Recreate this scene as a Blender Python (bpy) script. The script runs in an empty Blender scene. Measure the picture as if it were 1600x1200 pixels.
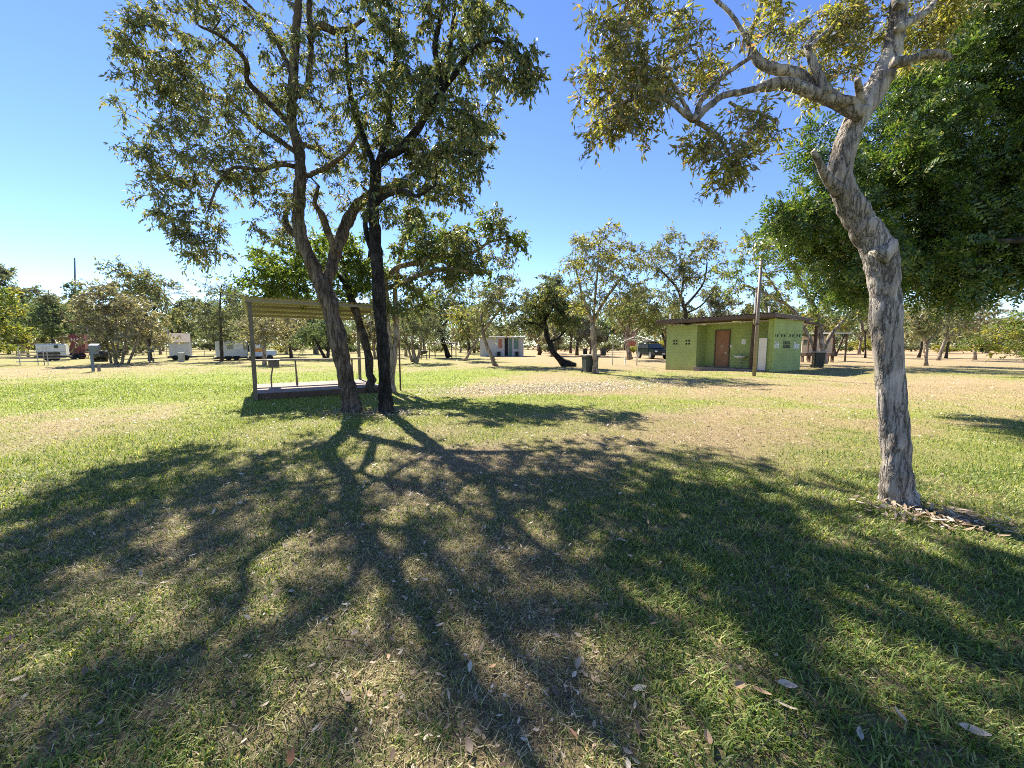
import bpy, bmesh, math, random
import numpy as np
from mathutils import Vector, Matrix

# ------------------------------------------------------------------ camera, world, sun, exposure
sc = bpy.context.scene
C = sc.collection
R = math.radians
CAM_H, HORIZON, F = 1.5, 540.0, 600.0
PITCH = math.atan((600 - HORIZON) / F)
cam_d = bpy.data.cameras.new("camera"); cam = bpy.data.objects.new("camera", cam_d); C.objects.link(cam)
cam_d.sensor_width = 36.0; cam_d.lens = 36.0 * F / 1600.0
cam_d.clip_start = 0.05; cam_d.clip_end = 3000
cam.location = (0, 0, CAM_H); cam.rotation_euler = (math.pi / 2 - PITCH, 0, 0)
sc.camera = cam
SUN_AZ, SUN_EL = R(-31), R(45.5)            # azimuth from +Y, towards +X
world = bpy.data.worlds.new("World"); sc.world = world; world.use_nodes = True
wn = world.node_tree
sky = wn.nodes.new("ShaderNodeTexSky"); sky.sky_type = 'NISHITA'; sky.sun_disc = False
sky.sun_elevation = SUN_EL; sky.sun_rotation = SUN_AZ
sky.altitude = 600.0; sky.air_density = 0.85; sky.dust_density = 0.0; sky.ozone_density = 3.0
hs = wn.nodes.new("ShaderNodeHueSaturation"); hs.inputs["Saturation"].default_value = 1.12; hs.inputs["Hue"].default_value = 0.512
wn.links.new(sky.outputs[0], hs.inputs["Color"]); wn.links.new(hs.outputs[0], wn.nodes["Background"].inputs[0])
wn.nodes["Background"].inputs[1].default_value = 0.09
sun_d = bpy.data.lights.new("sun", 'SUN'); sun = bpy.data.objects.new("sun", sun_d); C.objects.link(sun)
sun_d.energy = 5.0; sun_d.angle = R(0.53); sun_d.color = (1.0, 0.93, 0.80)
sd = Vector((math.sin(SUN_AZ) * math.cos(SUN_EL), math.cos(SUN_AZ) * math.cos(SUN_EL), math.sin(SUN_EL)))
sun.rotation_euler = sd.to_track_quat('Z', 'Y').to_euler(); sun.location = sd * 60
vs = sc.view_settings; vs.view_transform = 'Standard'; vs.look = 'None'; vs.gamma = 1.0; vs.use_curve_mapping = False
vs.exposure = 1.6
try:
    sc.cycles.max_bounces = 8; sc.cycles.diffuse_bounces = 4; sc.cycles.transmission_bounces = 4
    sc.cycles.transparent_max_bounces = 4; sc.cycles.use_denoising = False; sc.cycles.filter_width = 1.0
    sc.cycles.sample_clamp_indirect = 6.0
except Exception:
    pass

# ------------------------------------------------------------------ picture <-> place
CP, SP = math.cos(PITCH), math.sin(PITCH)
def ray(px, py):
    u, v = (px - 800) / F, (600 - py) / F
    return np.array([u, CP + v * SP, -SP + v * CP])
def P(px, py, d):
    r = ray(px, py); t = d / r[1]
    return np.array([r[0] * t, d, CAM_H + r[2] * t])
def G(px, py):
    r = ray(px, py); t = -CAM_H / r[2]
    return np.array([r[0] * t, r[1] * t, 0.0])

# ------------------------------------------------------------------ numpy noise
def _hash(ix, iy, iz=0):
    h = (ix.astype(np.int64) * 374761393 + iy.astype(np.int64) * 668265263 + np.int64(iz) * 2147483647 if np.isscalar(iz)
         else ix.astype(np.int64) * 374761393 + iy.astype(np.int64) * 668265263 + iz.astype(np.int64) * 1274126177)
    h = (h ^ (h >> 13)) * 1274126177
    h = h ^ (h >> 16)
    return (h & 0xFFFFFF) / float(0xFFFFFF)
def vnoise2(x, y, seed=0):
    x = np.asarray(x, float) + seed * 17.3; y = np.asarray(y, float) - seed * 9.1
    ix, iy = np.floor(x), np.floor(y); fx, fy = x - ix, y - iy
    fx = fx * fx * (3 - 2 * fx); fy = fy * fy * (3 - 2 * fy)
    a = _hash(ix, iy); b = _hash(ix + 1, iy); c = _hash(ix, iy + 1); d = _hash(ix + 1, iy + 1)
    return (a * (1 - fx) + b * fx) * (1 - fy) + (c * (1 - fx) + d * fx) * fy
def fbm2(x, y, seed=0, o=4):
    s = 0; a = 0.5; t = 0
    for k in range(o):
        s = s + a * vnoise2(np.asarray(x) * 2 ** k, np.asarray(y) * 2 ** k, seed + k); t += a; a *= 0.5
    return s / t
def vnoise3(x, y, z, seed=0):
    x = np.asarray(x, float) + seed * 13.7; y = np.asarray(y, float); z = np.asarray(z, float)
    ix, iy, iz = np.floor(x), np.floor(y), np.floor(z); fx, fy, fz = x - ix, y - iy, z - iz
    fx, fy, fz = [q * q * (3 - 2 * q) for q in (fx, fy, fz)]
    def L(dz):
        a = _hash(ix, iy, iz + dz); b = _hash(ix + 1, iy, iz + dz); c = _hash(ix, iy + 1, iz + dz); d = _hash(ix + 1, iy + 1, iz + dz)
        return (a * (1 - fx) + b * fx) * (1 - fy) + (c * (1 - fx) + d * fx) * fy
    return L(0) * (1 - fz) + L(1) * fz

def gz(x, y):
    """ground height"""
    x = np.asarray(x, float); y = np.asarray(y, float)
    z = 0.05 * (fbm2(x / 3.1, y / 3.1, 3, 3) - 0.5) * np.clip(np.hypot(x, y) / 4, 0.3, 1)
    z = z - 0.24 * np.exp(-(((x - 10.8) / 4.5) ** 2 + ((y - 27.5) / 4.0) ** 2))
    return z
def g0(x, y): return float(gz(np.array([x]), np.array([y]))[0])

# ------------------------------------------------------------------ materials
def new_mat(name):
    m = bpy.data.materials.new(name); m.use_nodes = True
    nt = m.node_tree; return m, nt, nt.nodes["Principled BSDF"]
def node(nt, t, **kw):
    n = nt.nodes.new(t)
    for k, v in kw.items():
        if k.startswith("i_"): n.inputs[k[2:].replace("_", " ")].default_value = v
        else: setattr(n, k, v)
    return n
def ramp(nt, stops, fac=None, interp='LINEAR'):
    n = nt.nodes.new("ShaderNodeValToRGB"); n.color_ramp.interpolation = interp
    e = n.color_ramp.elements
    while len(e) < len(stops): e.new(0.5)
    for i, (p, c) in enumerate(stops):
        e[i].position = p; e[i].color = (c[0], c[1], c[2], 1)
    if fac is not None: nt.links.new(fac, n.inputs[0])
    return n
def mix(nt, fac, a, b, mode='MIX'):
    n = nt.nodes.new("ShaderNodeMix"); n.data_type = 'RGBA'; n.blend_type = mode
    for s, v in ((0, fac), (6, a), (7, b)):
        if hasattr(v, "links"): nt.links.new(v, n.inputs[s])
        elif s == 0: n.inputs[0].default_value = v
        else: n.inputs[s].default_value = (v[0], v[1], v[2], 1)
    return n.outputs[2]
def coords(nt, scale=(1, 1, 1), obj=True):
    tc = nt.nodes.new("ShaderNodeTexCoord"); mp = nt.nodes.new("ShaderNodeMapping")
    mp.inputs["Scale"].default_value = scale
    nt.links.new(tc.outputs["Object" if obj else "Generated"], mp.inputs[0]); return mp.outputs[0]
def bump(nt, bsdf, h, strength=0.5, dist=0.02):
    b = nt.nodes.new("ShaderNodeBump"); b.inputs["Strength"].default_value = strength; b.inputs["Distance"].default_value = dist
    nt.links.new(h, b.inputs["Height"]); nt.links.new(b.outputs[0], bsdf.inputs["Normal"])

def leaf_mat(name, stops, rough=0.5, transl=0.38, spec=0.35, tgain=1.5):
    m, nt, b = new_mat(name)
    geo = nt.nodes.new("ShaderNodeNewGeometry")
    rp = ramp(nt, stops, geo.outputs["Random Per Island"])
    nt.links.new(rp.outputs[0], b.inputs["Base Color"])
    b.inputs["Roughness"].default_value = rough; b.inputs["Specular IOR Level"].default_value = spec
    tr = nt.nodes.new("ShaderNodeBsdfTranslucent")
    tcol = mix(nt, 1.0, rp.outputs[0], (tgain * 1.1, tgain * 1.1, tgain * 0.62), 'MULTIPLY')
    nt.links.new(tcol, tr.inputs[0])
    ms = nt.nodes.new("ShaderNodeMixShader"); ms.inputs[0].default_value = transl
    nt.links.new(b.outputs[0], ms.inputs[1]); nt.links.new(tr.outputs[0], ms.inputs[2])
    nt.links.new(ms.outputs[0], nt.nodes["Material Output"].inputs[0])
    return m
def bark_mat(name, c1, c2, c3, sx=9, sz=1.6, strength=0.7, dist=0.03, patch=None, crack_w=0.05, crack_dark=0.25):
    """stringy bark: long vertical fibres, wandering dark fissures, flaking scales"""
    m, nt, b = new_mat(name)
    def N(co, s, d, r=0.6):
        n = node(nt, "ShaderNodeTexNoise"); n.inputs["Scale"].default_value = s; n.inputs["Detail"].default_value = d; n.inputs["Roughness"].default_value = r
        nt.links.new(co, n.inputs[0]); return n.outputs[0]
    def mth(op, a, b_, c=None):
        n = nt.nodes.new("ShaderNodeMath"); n.operation = op
        for i_, v in enumerate((a, b_, c)):
            if v is None: continue
            if hasattr(v, "links"): nt.links.new(v, n.inputs[i_])
            else: n.inputs[i_].default_value = v
        return n.outputs[0]
    fib = N(coords(nt, (sx * 2.2, sx * 2.2, sz * 1.6)), 2.0, 6, 0.7)
    big = N(coords(nt, (1, 1, 0.55)), 3.2, 4)
    fl = N(coords(nt, (sx * .55, sx * .55, sz)), 1.4, 5, 0.62)
    fis = mth('ABSOLUTE', mth('SUBTRACT', fl, 0.5), 0.0)
    tone = mth('MULTIPLY_ADD', big, 0.5, mth('MULTIPLY', fib, 0.5))
    col = ramp(nt, [(0.36, c1), (0.5, c2), (0.62, c3)], tone).outputs[0]
    cr = ramp(nt, [(0.0, (crack_dark,) * 3), (crack_w, (1, 1, 1))], fis).outputs[0]
    col = mix(nt, 1.0, col, cr, 'MULTIPLY')
    nt.links.new(col, b.inputs["Base Color"]); b.inputs["Roughness"].default_value = 0.92; b.inputs["Specular IOR Level"].default_value = 0.2
    h = mth('MULTIPLY_ADD', fib, 0.45, ramp(nt, [(0.0, (0, 0, 0)), (crack_w * 2.2, (1, 1, 1))], fis).outputs[0])
    bump(nt, b, h, strength, dist)
    return m
def plain(name, col, rough=0.6, metal=0.0, var=0.25, scale=6.0, bumpy=0.0, spec=0.4, dirt=None):
    """painted / metal / concrete: base colour broken up by two noises"""
    m, nt, b = new_mat(name)
    co = coords(nt)
    n = node(nt, "ShaderNodeTexNoise"); n.inputs["Scale"].default_value = scale; n.inputs["Detail"].default_value = 6; n.inputs["Roughness"].default_value = 0.6
    nt.links.new(co, n.inputs[0])
    lo = tuple(c * (1 - var) for c in col); hi = tuple(min(1, c * (1 + var * 0.7)) for c in col)
    r_ = ramp(nt, [(0.3, lo), (0.7, hi)], n.outputs[0]); out = r_.outputs[0]
    if dirt:
        n2 = node(nt, "ShaderNodeTexNoise"); n2.inputs["Scale"].default_value = scale * 0.35; n2.inputs["Detail"].default_value = 8
        nt.links.new(coords(nt, (1, 1, 0.35)), n2.inputs[0])
        f = ramp(nt, [(0.5, (0, 0, 0)), (0.75, (0.7, 0.7, 0.7))], n2.outputs[0])
        out = mix(nt, f.outputs[0], out, dirt)
    nt.links.new(out, b.inputs["Base Color"])
    b.inputs["Roughness"].default_value = rough; b.inputs["Metallic"].default_value = metal; b.inputs["Specular IOR Level"].default_value = spec
    if bumpy: bump(nt, b, n.outputs[0], bumpy, 0.01)
    return m

M = {}
M["leaf_gum"] = leaf_mat("leaf_gum", [(0.0, (0.080, 0.105, 0.052)), (0.45, (0.140, 0.165, 0.082)), (0.75, (0.200, 0.210, 0.095)), (0.93, (0.29, 0.25, 0.11)), (1.0, (0.29, 0.18, 0.10))])
M["leaf_gum_dark"] = leaf_mat("leaf_gum_dark", [(0.0, (0.060, 0.085, 0.038)), (0.5, (0.105, 0.135, 0.060)), (0.8, (0.165, 0.175, 0.070)), (0.95, (0.25, 0.22, 0.08)), (1.0, (0.22, 0.13, 0.06))])
M["leaf_paper"] = leaf_mat("leaf_paper", [(0.0, (0.085, 0.100, 0.048)), (0.4, (0.150, 0.165, 0.072)), (0.7, (0.25, 0.23, 0.095)), (0.9, (0.38, 0.30, 0.13)), (1.0, (0.34, 0.17, 0.09))], spec=0.6)
M["leaf_yellow"] = leaf_mat("leaf_yellow", [(0.0, (0.112, 0.138, 0.027)), (0.5, (0.225, 0.225, 0.044)), (1.0, (0.375, 0.312, 0.075))], transl=0.45)
M["leaf_bright"] = leaf_mat("leaf_bright", [(0.0, (0.058, 0.098, 0.021)), (0.5, (0.111, 0.163, 0.034)), (1.0, (0.195, 0.221, 0.046))], transl=0.45)
M["leaf_rain"] = leaf_mat("leaf_rain", [(0.0, (0.028, 0.058, 0.012)), (0.5, (0.058, 0.105, 0.018)), (0.85, (0.12, 0.17, 0.032)), (1.0, (0.26, 0.26, 0.08))], rough=0.36, transl=0.38, spec=0.55)
M["leaf_brown"] = leaf_mat("leaf_brown", [(0.0, (0.13, 0.125, 0.07)), (0.5, (0.22, 0.205, 0.12)), (1.0, (0.34, 0.30, 0.185))], transl=0.3)
M["leaf_far"] = leaf_mat("leaf_far", [(0.0, (0.105, 0.125, 0.072)), (0.5, (0.165, 0.185, 0.105)), (1.0, (0.25, 0.245, 0.145))], transl=0.3, spec=0.12, rough=0.7)  # pale leaf tones carry the haze of distance in their colour
M["leaf_far_green"] = leaf_mat("leaf_far_green", [(0.0, (0.080, 0.118, 0.060)), (0.5, (0.125, 0.170, 0.080)), (1.0, (0.19, 0.22, 0.11))], transl=0.3, spec=0.12, rough=0.7)  # greener far leaf, paled the same way for haze
M["bark_gum"] = bark_mat("bark_gum", (0.075, 0.052, 0.036), (0.15, 0.112, 0.082), (0.26, 0.215, 0.165), 10, 0.9, 1.0, 0.03, crack_w=0.06)
M["bark_black"] = bark_mat("bark_black", (0.012, 0.011, 0.010), (0.030, 0.027, 0.024), (0.10, 0.09, 0.08), 10, 2.2, 0.9, 0.03)
M["bark_paper"] = bark_mat("bark_paper", (0.17, 0.135, 0.11), (0.33, 0.285, 0.24), (0.52, 0.47, 0.41), 12, 1.5, 1.0, 0.02, crack_w=0.035)
M["bark_pale"] = bark_mat("bark_pale", (0.20, 0.15, 0.11), (0.34, 0.27, 0.20), (0.48, 0.40, 0.32), 5, 1.0, 0.6, 0.03)
M["bark_dark"] = bark_mat("bark_dark", (0.035, 0.028, 0.022), (0.075, 0.06, 0.046), (0.14, 0.115, 0.09), 6, 1.2, 0.7, 0.03)

# ------------------------------------------------------------------ mesh building
class MB:
    def __init__(s): s.v = []; s.f = []
    def quad(s, a, b, c, d):
        n = len(s.v); s.v += [tuple(a), tuple(b), tuple(c), tuple(d)]; s.f.append((n, n + 1, n + 2, n + 3)); return s
    def box(s, c, size, rz=0.0, bev=0.0, rx=0.0):
        bm = bmesh.new(); bmesh.ops.create_cube(bm, size=1.0)
        bmesh.ops.scale(bm, vec=size, verts=bm.verts)
        if bev > 0: bmesh.ops.bevel(bm, geom=bm.edges[:], offset=bev, segments=2, affect='EDGES', profile=0.6)
        m = Matrix.Translation(c) @ Matrix.Rotation(rz, 4, 'Z') @ Matrix.Rotation(rx, 4, 'X')
        return s.add_bm(bm, m)
    def add_bm(s, bm, m=None):
        n = len(s.v); bm.verts.index_update()
        for v in bm.verts: s.v.append(tuple((m @ v.co) if m else v.co))
        for f in bm.faces: s.f.append(tuple(n + v.index for v in f.verts))
        bm.free(); return s
    def tube(s, pts, rad, k=8, cap=True, fn=None):
        pts = np.asarray(pts, float); n = len(pts); rad = np.broadcast_to(np.asarray(rad, float), (n,))
        t = np.gradient(pts, axis=0); t /= np.linalg.norm(t, axis=1)[:, None] + 1e-9
        up = np.array([0, 0, 1.0]) if abs(t[0][2]) < 0.9 else np.array([0, 1.0, 0])
        a = np.cross(t[0], up); a /= np.linalg.norm(a)
        n0 = len(s.v); ang = np.linspace(0, 2 * np.pi, k, endpoint=False)
        for i in range(n):
            a = a - t[i] * np.dot(a, t[i]); a /= np.linalg.norm(a) + 1e-9; b = np.cross(t[i], a)
            ring = pts[i] + rad[i] * (np.cos(ang)[:, None] * a + np.sin(ang)[:, None] * b)
            s.v += [tuple(q) for q in ring]
        for i in range(n - 1):
            for j in range(k):
                p = n0 + i * k + j; q = n0 + i * k + (j + 1) % k
                s.f.append((p, q, q + k, p + k))
        if cap:
            s.f.append(tuple(n0 + j for j in range(k - 1, -1, -1))); e = n0 + (n - 1) * k
            s.f.append(tuple(e + j for j in range(k)))
        return s
    def bulk(s, pts, rad, k, seed, amp, fx=3.0, fz=1.1):
        """a trunk or limb whose skin swells, flutes and cracks along its length"""
        n0 = len(s.v); s.tube(pts, rad, k=k); n = len(pts)
        v = np.array(s.v[n0:n0 + n * k]).reshape(n, k, 3); c = np.asarray(pts)[:, None, :]; dv = v - c; r_ = np.asarray(rad)[:, None]
        q = v / np.maximum(r_[..., None], .02)
        a = vnoise3(q[..., 0] * .9, q[..., 1] * .9, q[..., 2] * .30, seed) - .5
        w = vnoise3(q[..., 0] * 2.4, q[..., 1] * 2.4, q[..., 2] * .55, seed + 3) - .5
        f = vnoise3(q[..., 0] * 4.5, q[..., 1] * 4.5, q[..., 2] * 1.0, seed + 5)
        rid = -np.clip(.16 - np.abs(f - .5), 0, 1) * 1.6
        v = c + dv * (1 + amp * (a * 1.1 + w * .7 + rid))[..., None]
        s.v[n0:n0 + n * k] = [tuple(p) for p in v.reshape(-1, 3)]; return s
    def build(s, name, mat, parent=None, smooth=False, origin=None):
        me = bpy.data.meshes.new(name)
        v = np.array(s.v, float)
        if origin is not None: v = v - np.asarray(origin, float)
        me.from_pydata(v.tolist(), [], s.f); me.validate()
        bm = bmesh.new(); bm.from_mesh(me); bmesh.ops.recalc_face_normals(bm, faces=bm.faces[:]); bm.to_mesh(me); bm.free()
        if smooth: me.shade_smooth()
        me.materials.append(mat)
        o = bpy.data.objects.new(name, me); C.objects.link(o)
        if parent is not None: o.parent = parent
        elif origin is not None: o.location = origin
        return o
def np_mesh(name, verts, faces, mat, parent=None, attrs=None, smooth=False):
    """verts (n,3), faces (m,k) with constant k"""
    verts = np.ascontiguousarray(verts, np.float32); faces = np.ascontiguousarray(faces, np.int32)
    me = bpy.data.meshes.new(name); k = faces.shape[1]
    me.vertices.add(len(verts)); me.vertices.foreach_set("co", verts.ravel())
    me.loops.add(faces.size); me.loops.foreach_set("vertex_index", faces.ravel())
    me.polygons.add(len(faces)); me.polygons.foreach_set("loop_start", np.arange(0, faces.size, k, dtype=np.int32))
    try: me.polygons.foreach_set("loop_total", np.full(len(faces), k, np.int32))
    except Exception: pass
    for an, arr in (attrs or {}).items():
        a = me.attributes.new(an, 'FLOAT', 'POINT'); a.data.foreach_set("value", np.ascontiguousarray(arr, np.float32))
    me.update(calc_edges=True)
    if smooth: me.shade_smooth()
    me.materials.append(mat)
    o = bpy.data.objects.new(name, me); C.objects.link(o)
    if parent is not None: o.parent = parent
    return o
def tag(o, label=None, cat=None, group=None, kind=None):
    if label: o["label"] = label
    if cat: o["category"] = cat
    if group: o["group"] = group
    if kind: o["kind"] = kind
    return o
def thing(name, label, cat, loc=(0, 0, 0), rz=0.0, group=None):
    o = bpy.data.objects.new(name, None); C.objects.link(o); o.empty_display_size = 0.2
    o.location = loc; o.rotation_euler = (0, 0, rz)
    return tag(o, label, cat, group)
def copy_tree(o, parent=None):
    c = o.copy(); C.objects.link(c)
    if parent is not None: c.parent = parent
    for ch in list(o.children): copy_tree(ch, c)
    return c

# ------------------------------------------------------------------ ground
#  patches given where they lie on the ground: (px, py, half width px, half height px, greenness, redness)
PATCH = [
    (150, 660, 190, 20, 0.28, 0.15), (200, 730, 240, 34, 0.85, 0), (420, 640, 70, 25, 0.95, 0), (300, 600, 180, 14, 0.95, 0),
    (60, 610, 90, 14, 0.8, 0), (60, 578, 150, 7, 0.30, 0.45), (40, 800, 120, 60, 0.72, 0), (200, 900, 250, 60, 0.5, 0),
    (680, 588, 90, 9, 0.95, 0), (540, 590, 110, 9, 0.9, 0), (560, 573, 160, 6, 0.5, 0.1), (900, 630, 130, 10, 0.80, 0), (1130, 622, 130, 10, 0.6, 0.1),
    (860, 594, 120, 8, 0.3, 0.2), (860, 608, 140, 8, 0.12, 0.0), (1200, 660, 180, 30, 0.22, 0.42), (1050, 690, 130, 14, 0.30, 0.35), (1300, 610, 260, 14, 0.20, 0.32),
    (1520, 720, 130, 60, 0.95, 0), (1530, 640, 120, 16, 0.45, 0.2), (1500, 600, 160, 14, 0.15, 0.5), (1270, 720, 90, 22, 0.65, 0.1),
    (600, 660, 60, 14, 0.75, 0), (800, 720, 110, 26, 0.20, 0.1), (650, 690, 60, 20, 0.35, 0), (700, 800, 170, 50, 0.30, 0.05), (560, 900, 220, 70, 0.38, 0), (420, 1050, 260, 90, 0.30, 0),
    (700, 1080, 200, 120, 0.20, 0.08), (850, 950, 120, 100, 0.35, 0), (1150, 800, 200, 60, 0.92, 0), (1000, 900, 130, 60, 0.72, 0),
    (1300, 1000, 260, 140, 1.0, 0), (1450, 880, 220, 90, 1.0, 0), (1150, 1120, 110, 60, 0.7, 0), (120, 1080, 160, 100, 0.45, 0),
    (420, 760, 200, 30, 0.55, 0),
]
_pw = []
for (px, py, rx, ry, gn, rd) in PATCH:
    c = G(px, py); y1 = G(px, max(py - ry, 543))[1]; y2 = G(px, py + ry)[1]
    _pw.append((c[0], c[1], max(rx / F * c[1], 0.15), max((y1 - y2) / 2, 0.15), gn, rd))
def ground_mix(x, y):
    """how green and how red the soil is at each point: the lawn's own patches"""
    x = np.asarray(x, float); y = np.asarray(y, float)
    wx = x + 0.8 * (fbm2(x / 1.3, y / 1.3, 21, 3) - 0.5) * np.clip(y / 6, 0.4, 3); wy = y + 1.1 * (fbm2(x / 1.5, y / 1.5, 22, 3) - 0.5) * np.clip(y / 5, 0.3, 4)
    far = np.clip((y - 16) / 14, 0, 1); right = np.clip((x + 6) / 14, 0, 1)
    g = 0.62 - 0.42 * far * (0.35 + 0.65 * right); rd = 0.55 * np.clip((y - 26) / 25, 0, 1) * (0.45 + 0.55 * right)
    W = np.full(x.shape, 0.35); Gs = g * 0.35; Rs = rd * 0.35
    for (cx, cy, rx, ry, gn, r_) in _pw:
        w = 1.6 * np.exp(-(((wx - cx) / rx) ** 2 + ((wy - cy) / ry) ** 2) * 1.1)
        W = W + w; Gs = Gs + w * gn; Rs = Rs + w * r_
    g = Gs / W; rd = 0.62 * Rs / W
    g = g + 0.13 * np.exp(-(y / 7.0) ** 2) + 0.62 * (fbm2(x / 0.7, y / 0.7, 5, 4) - 0.5) + 0.25 * (fbm2(x / 3.0, y / 3.0, 8, 3) - 0.5)
    rd = rd + 0.5 * (fbm2(x / 2.2, y / 2.2, 9, 4) - 0.5) * np.clip(rd * 4, 0, 1)
    return np.clip(g, 0, 1), np.clip(rd, 0, 1)

def graded(lo, hi, fine_lo, fine_hi, step, grow=1.12):
    a = list(np.arange(fine_lo, fine_hi, step)); s = step; v = a[-1]
    while v < hi: s *= grow; v += s; a.append(v)
    s = step; v = fine_lo; pre = []
    while v > lo: s *= grow; v -= s; pre.append(v)
    return np.array(pre[::-1] + a)
gx = graded(-1500, 1500, -22, 24, 0.22); gy = graded(-300, 2500, -1, 34, 0.2)
X, Y = np.meshgrid(gx, gy); nx, ny = len(gx), len(gy)
Z = gz(X, Y); gg, rr = ground_mix(X.ravel(), Y.ravel())
idx = np.arange(nx * ny).reshape(ny, nx)
gf = np.stack([idx[:-1, :-1], idx[:-1, 1:], idx[1:, 1:], idx[1:, :-1]], -1).reshape(-1, 4)

def ground_mat():
    m, nt, b = new_mat("ground_lawn_and_earth")
    ag = node(nt, "ShaderNodeAttribute", attribute_name="green"); ar = node(nt, "ShaderNodeAttribute", attribute_name="red")
    co = coords(nt)
    def N(s, d=5, ro=0.6):
        n = node(nt, "ShaderNodeTexNoise"); n.inputs["Scale"].default_value = s; n.inputs["Detail"].default_value = d; n.inputs["Roughness"].default_value = ro
        nt.links.new(co, n.inputs[0]); return n.outputs[0]
    fine, mid, spk = N(60, 4), N(9, 5), N(22, 3, 0.8)
    green = ramp(nt, [(0.25, (0.075, 0.105, 0.016)), (0.5, (0.185, 0.23, 0.036)), (0.75, (0.34, 0.36, 0.075))], fine).outputs[0]
    straw = ramp(nt, [(0.25, (0.145, 0.104, 0.056)), (0.5, (0.28, 0.215, 0.120)), (0.75, (0.43, 0.35, 0.21))], fine).outputs[0]
    earth = ramp(nt, [(0.3, (0.30, 0.18, 0.10)), (0.7, (0.50, 0.36, 0.22))], mid).outputs[0]
    # break the patch edges up with fine noise
    a = nt.nodes.new("ShaderNodeMath"); a.operation = 'MULTIPLY_ADD'; nt.links.new(spk, a.inputs[0]); a.inputs[1].default_value = 1.1
    s = nt.nodes.new("ShaderNodeMath"); s.operation = 'SUBTRACT'; nt.links.new(ag.outputs["Fac"], s.inputs[0]); s.inputs[1].default_value = 0.55
    nt.links.new(s.outputs[0], a.inputs[2])
    gfac = ramp(nt, [(0.30, (0, 0, 0)), (0.72, (1, 1, 1))], a.outputs[0]).outputs[0]
    a2 = nt.nodes.new("ShaderNodeMath"); a2.operation = 'MULTIPLY_ADD'; nt.links.new(mid, a2.inputs[0]); a2.inputs[1].default_value = 0.9
    s2 = nt.nodes.new("ShaderNodeMath"); s2.operation = 'SUBTRACT'; nt.links.new(ar.outputs["Fac"], s2.inputs[0]); s2.inputs[1].default_value = 0.42
    nt.links.new(s2.outputs[0], a2.inputs[2])
    rfac = ramp(nt, [(0.15, (0, 0, 0)), (0.6, (1, 1, 1))], a2.outputs[0]).outputs[0]
    col = mix(nt, gfac, straw, green); col = mix(nt, rfac, col, earth)
    sp = node(nt, "ShaderNodeAttribute", attribute_name="sward"); soil = ramp(nt, [(0.3, (0.075, 0.060, 0.036)), (0.7, (0.26, 0.20, 0.12))], spk).outputs[0]
    col = mix(nt, sp.outputs["Fac"], soil, col)
    nt.links.new(col, b.inputs["Base Color"]); b.inputs["Roughness"].default_value = 0.95; b.inputs["Specular IOR Level"].default_value = 0.1
    bump(nt, b, fine, 0.8, 0.02)
    return m
ground = np_mesh("ground", np.stack([X.ravel(), Y.ravel(), Z.ravel()], 1), gf, ground_mat(), attrs={"green": gg, "red": rr, "sward": np.clip((np.hypot(X.ravel(), Y.ravel()) - 3.0) / 9.0, 0.12, 1)}, smooth=True)
tag(ground, "flat campground lawn with dry straw patches and red earth beyond", "ground", kind="structure")

def grass_mat():
    m, nt, b = new_mat("grass_blades")
    ag = node(nt, "ShaderNodeAttribute", attribute_name="green"); geo = nt.nodes.new("ShaderNodeNewGeometry")
    gr = ramp(nt, [(0.0, (0.048, 0.092, 0.016)), (0.45, (0.125, 0.205, 0.034)), (0.8, (0.27, 0.335, 0.075)), (1.0, (0.50, 0.48, 0.18))], geo.outputs["Random Per Island"]).outputs[0]
    st = ramp(nt, [(0.0, (0.10, 0.068, 0.034)), (0.5, (0.33, 0.255, 0.135)), (0.85, (0.58, 0.49, 0.30)), (1.0, (0.74, 0.68, 0.48))], geo.outputs["Random Per Island"]).outputs[0]
    col = mix(nt, ag.outputs["Fac"], st, gr)
    nt.links.new(col, b.inputs["Base Color"]); b.inputs["Roughness"].default_value = 0.55; b.inputs["Specular IOR Level"].default_value = 0.35
    tr = nt.nodes.new("ShaderNodeBsdfTranslucent"); nt.links.new(mix(nt, 1.0, col, (1.6, 1.5, 0.7), 'MULTIPLY'), tr.inputs[0])
    ms = nt.nodes.new("ShaderNodeMixShader"); ms.inputs[0].default_value = 0.38
    nt.links.new(b.outputs[0], ms.inputs[1]); nt.links.new(tr.outputs[0], ms.inputs[2]); nt.links.new(ms.outputs[0], nt.nodes["Material Output"].inputs[0])
    return m
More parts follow.
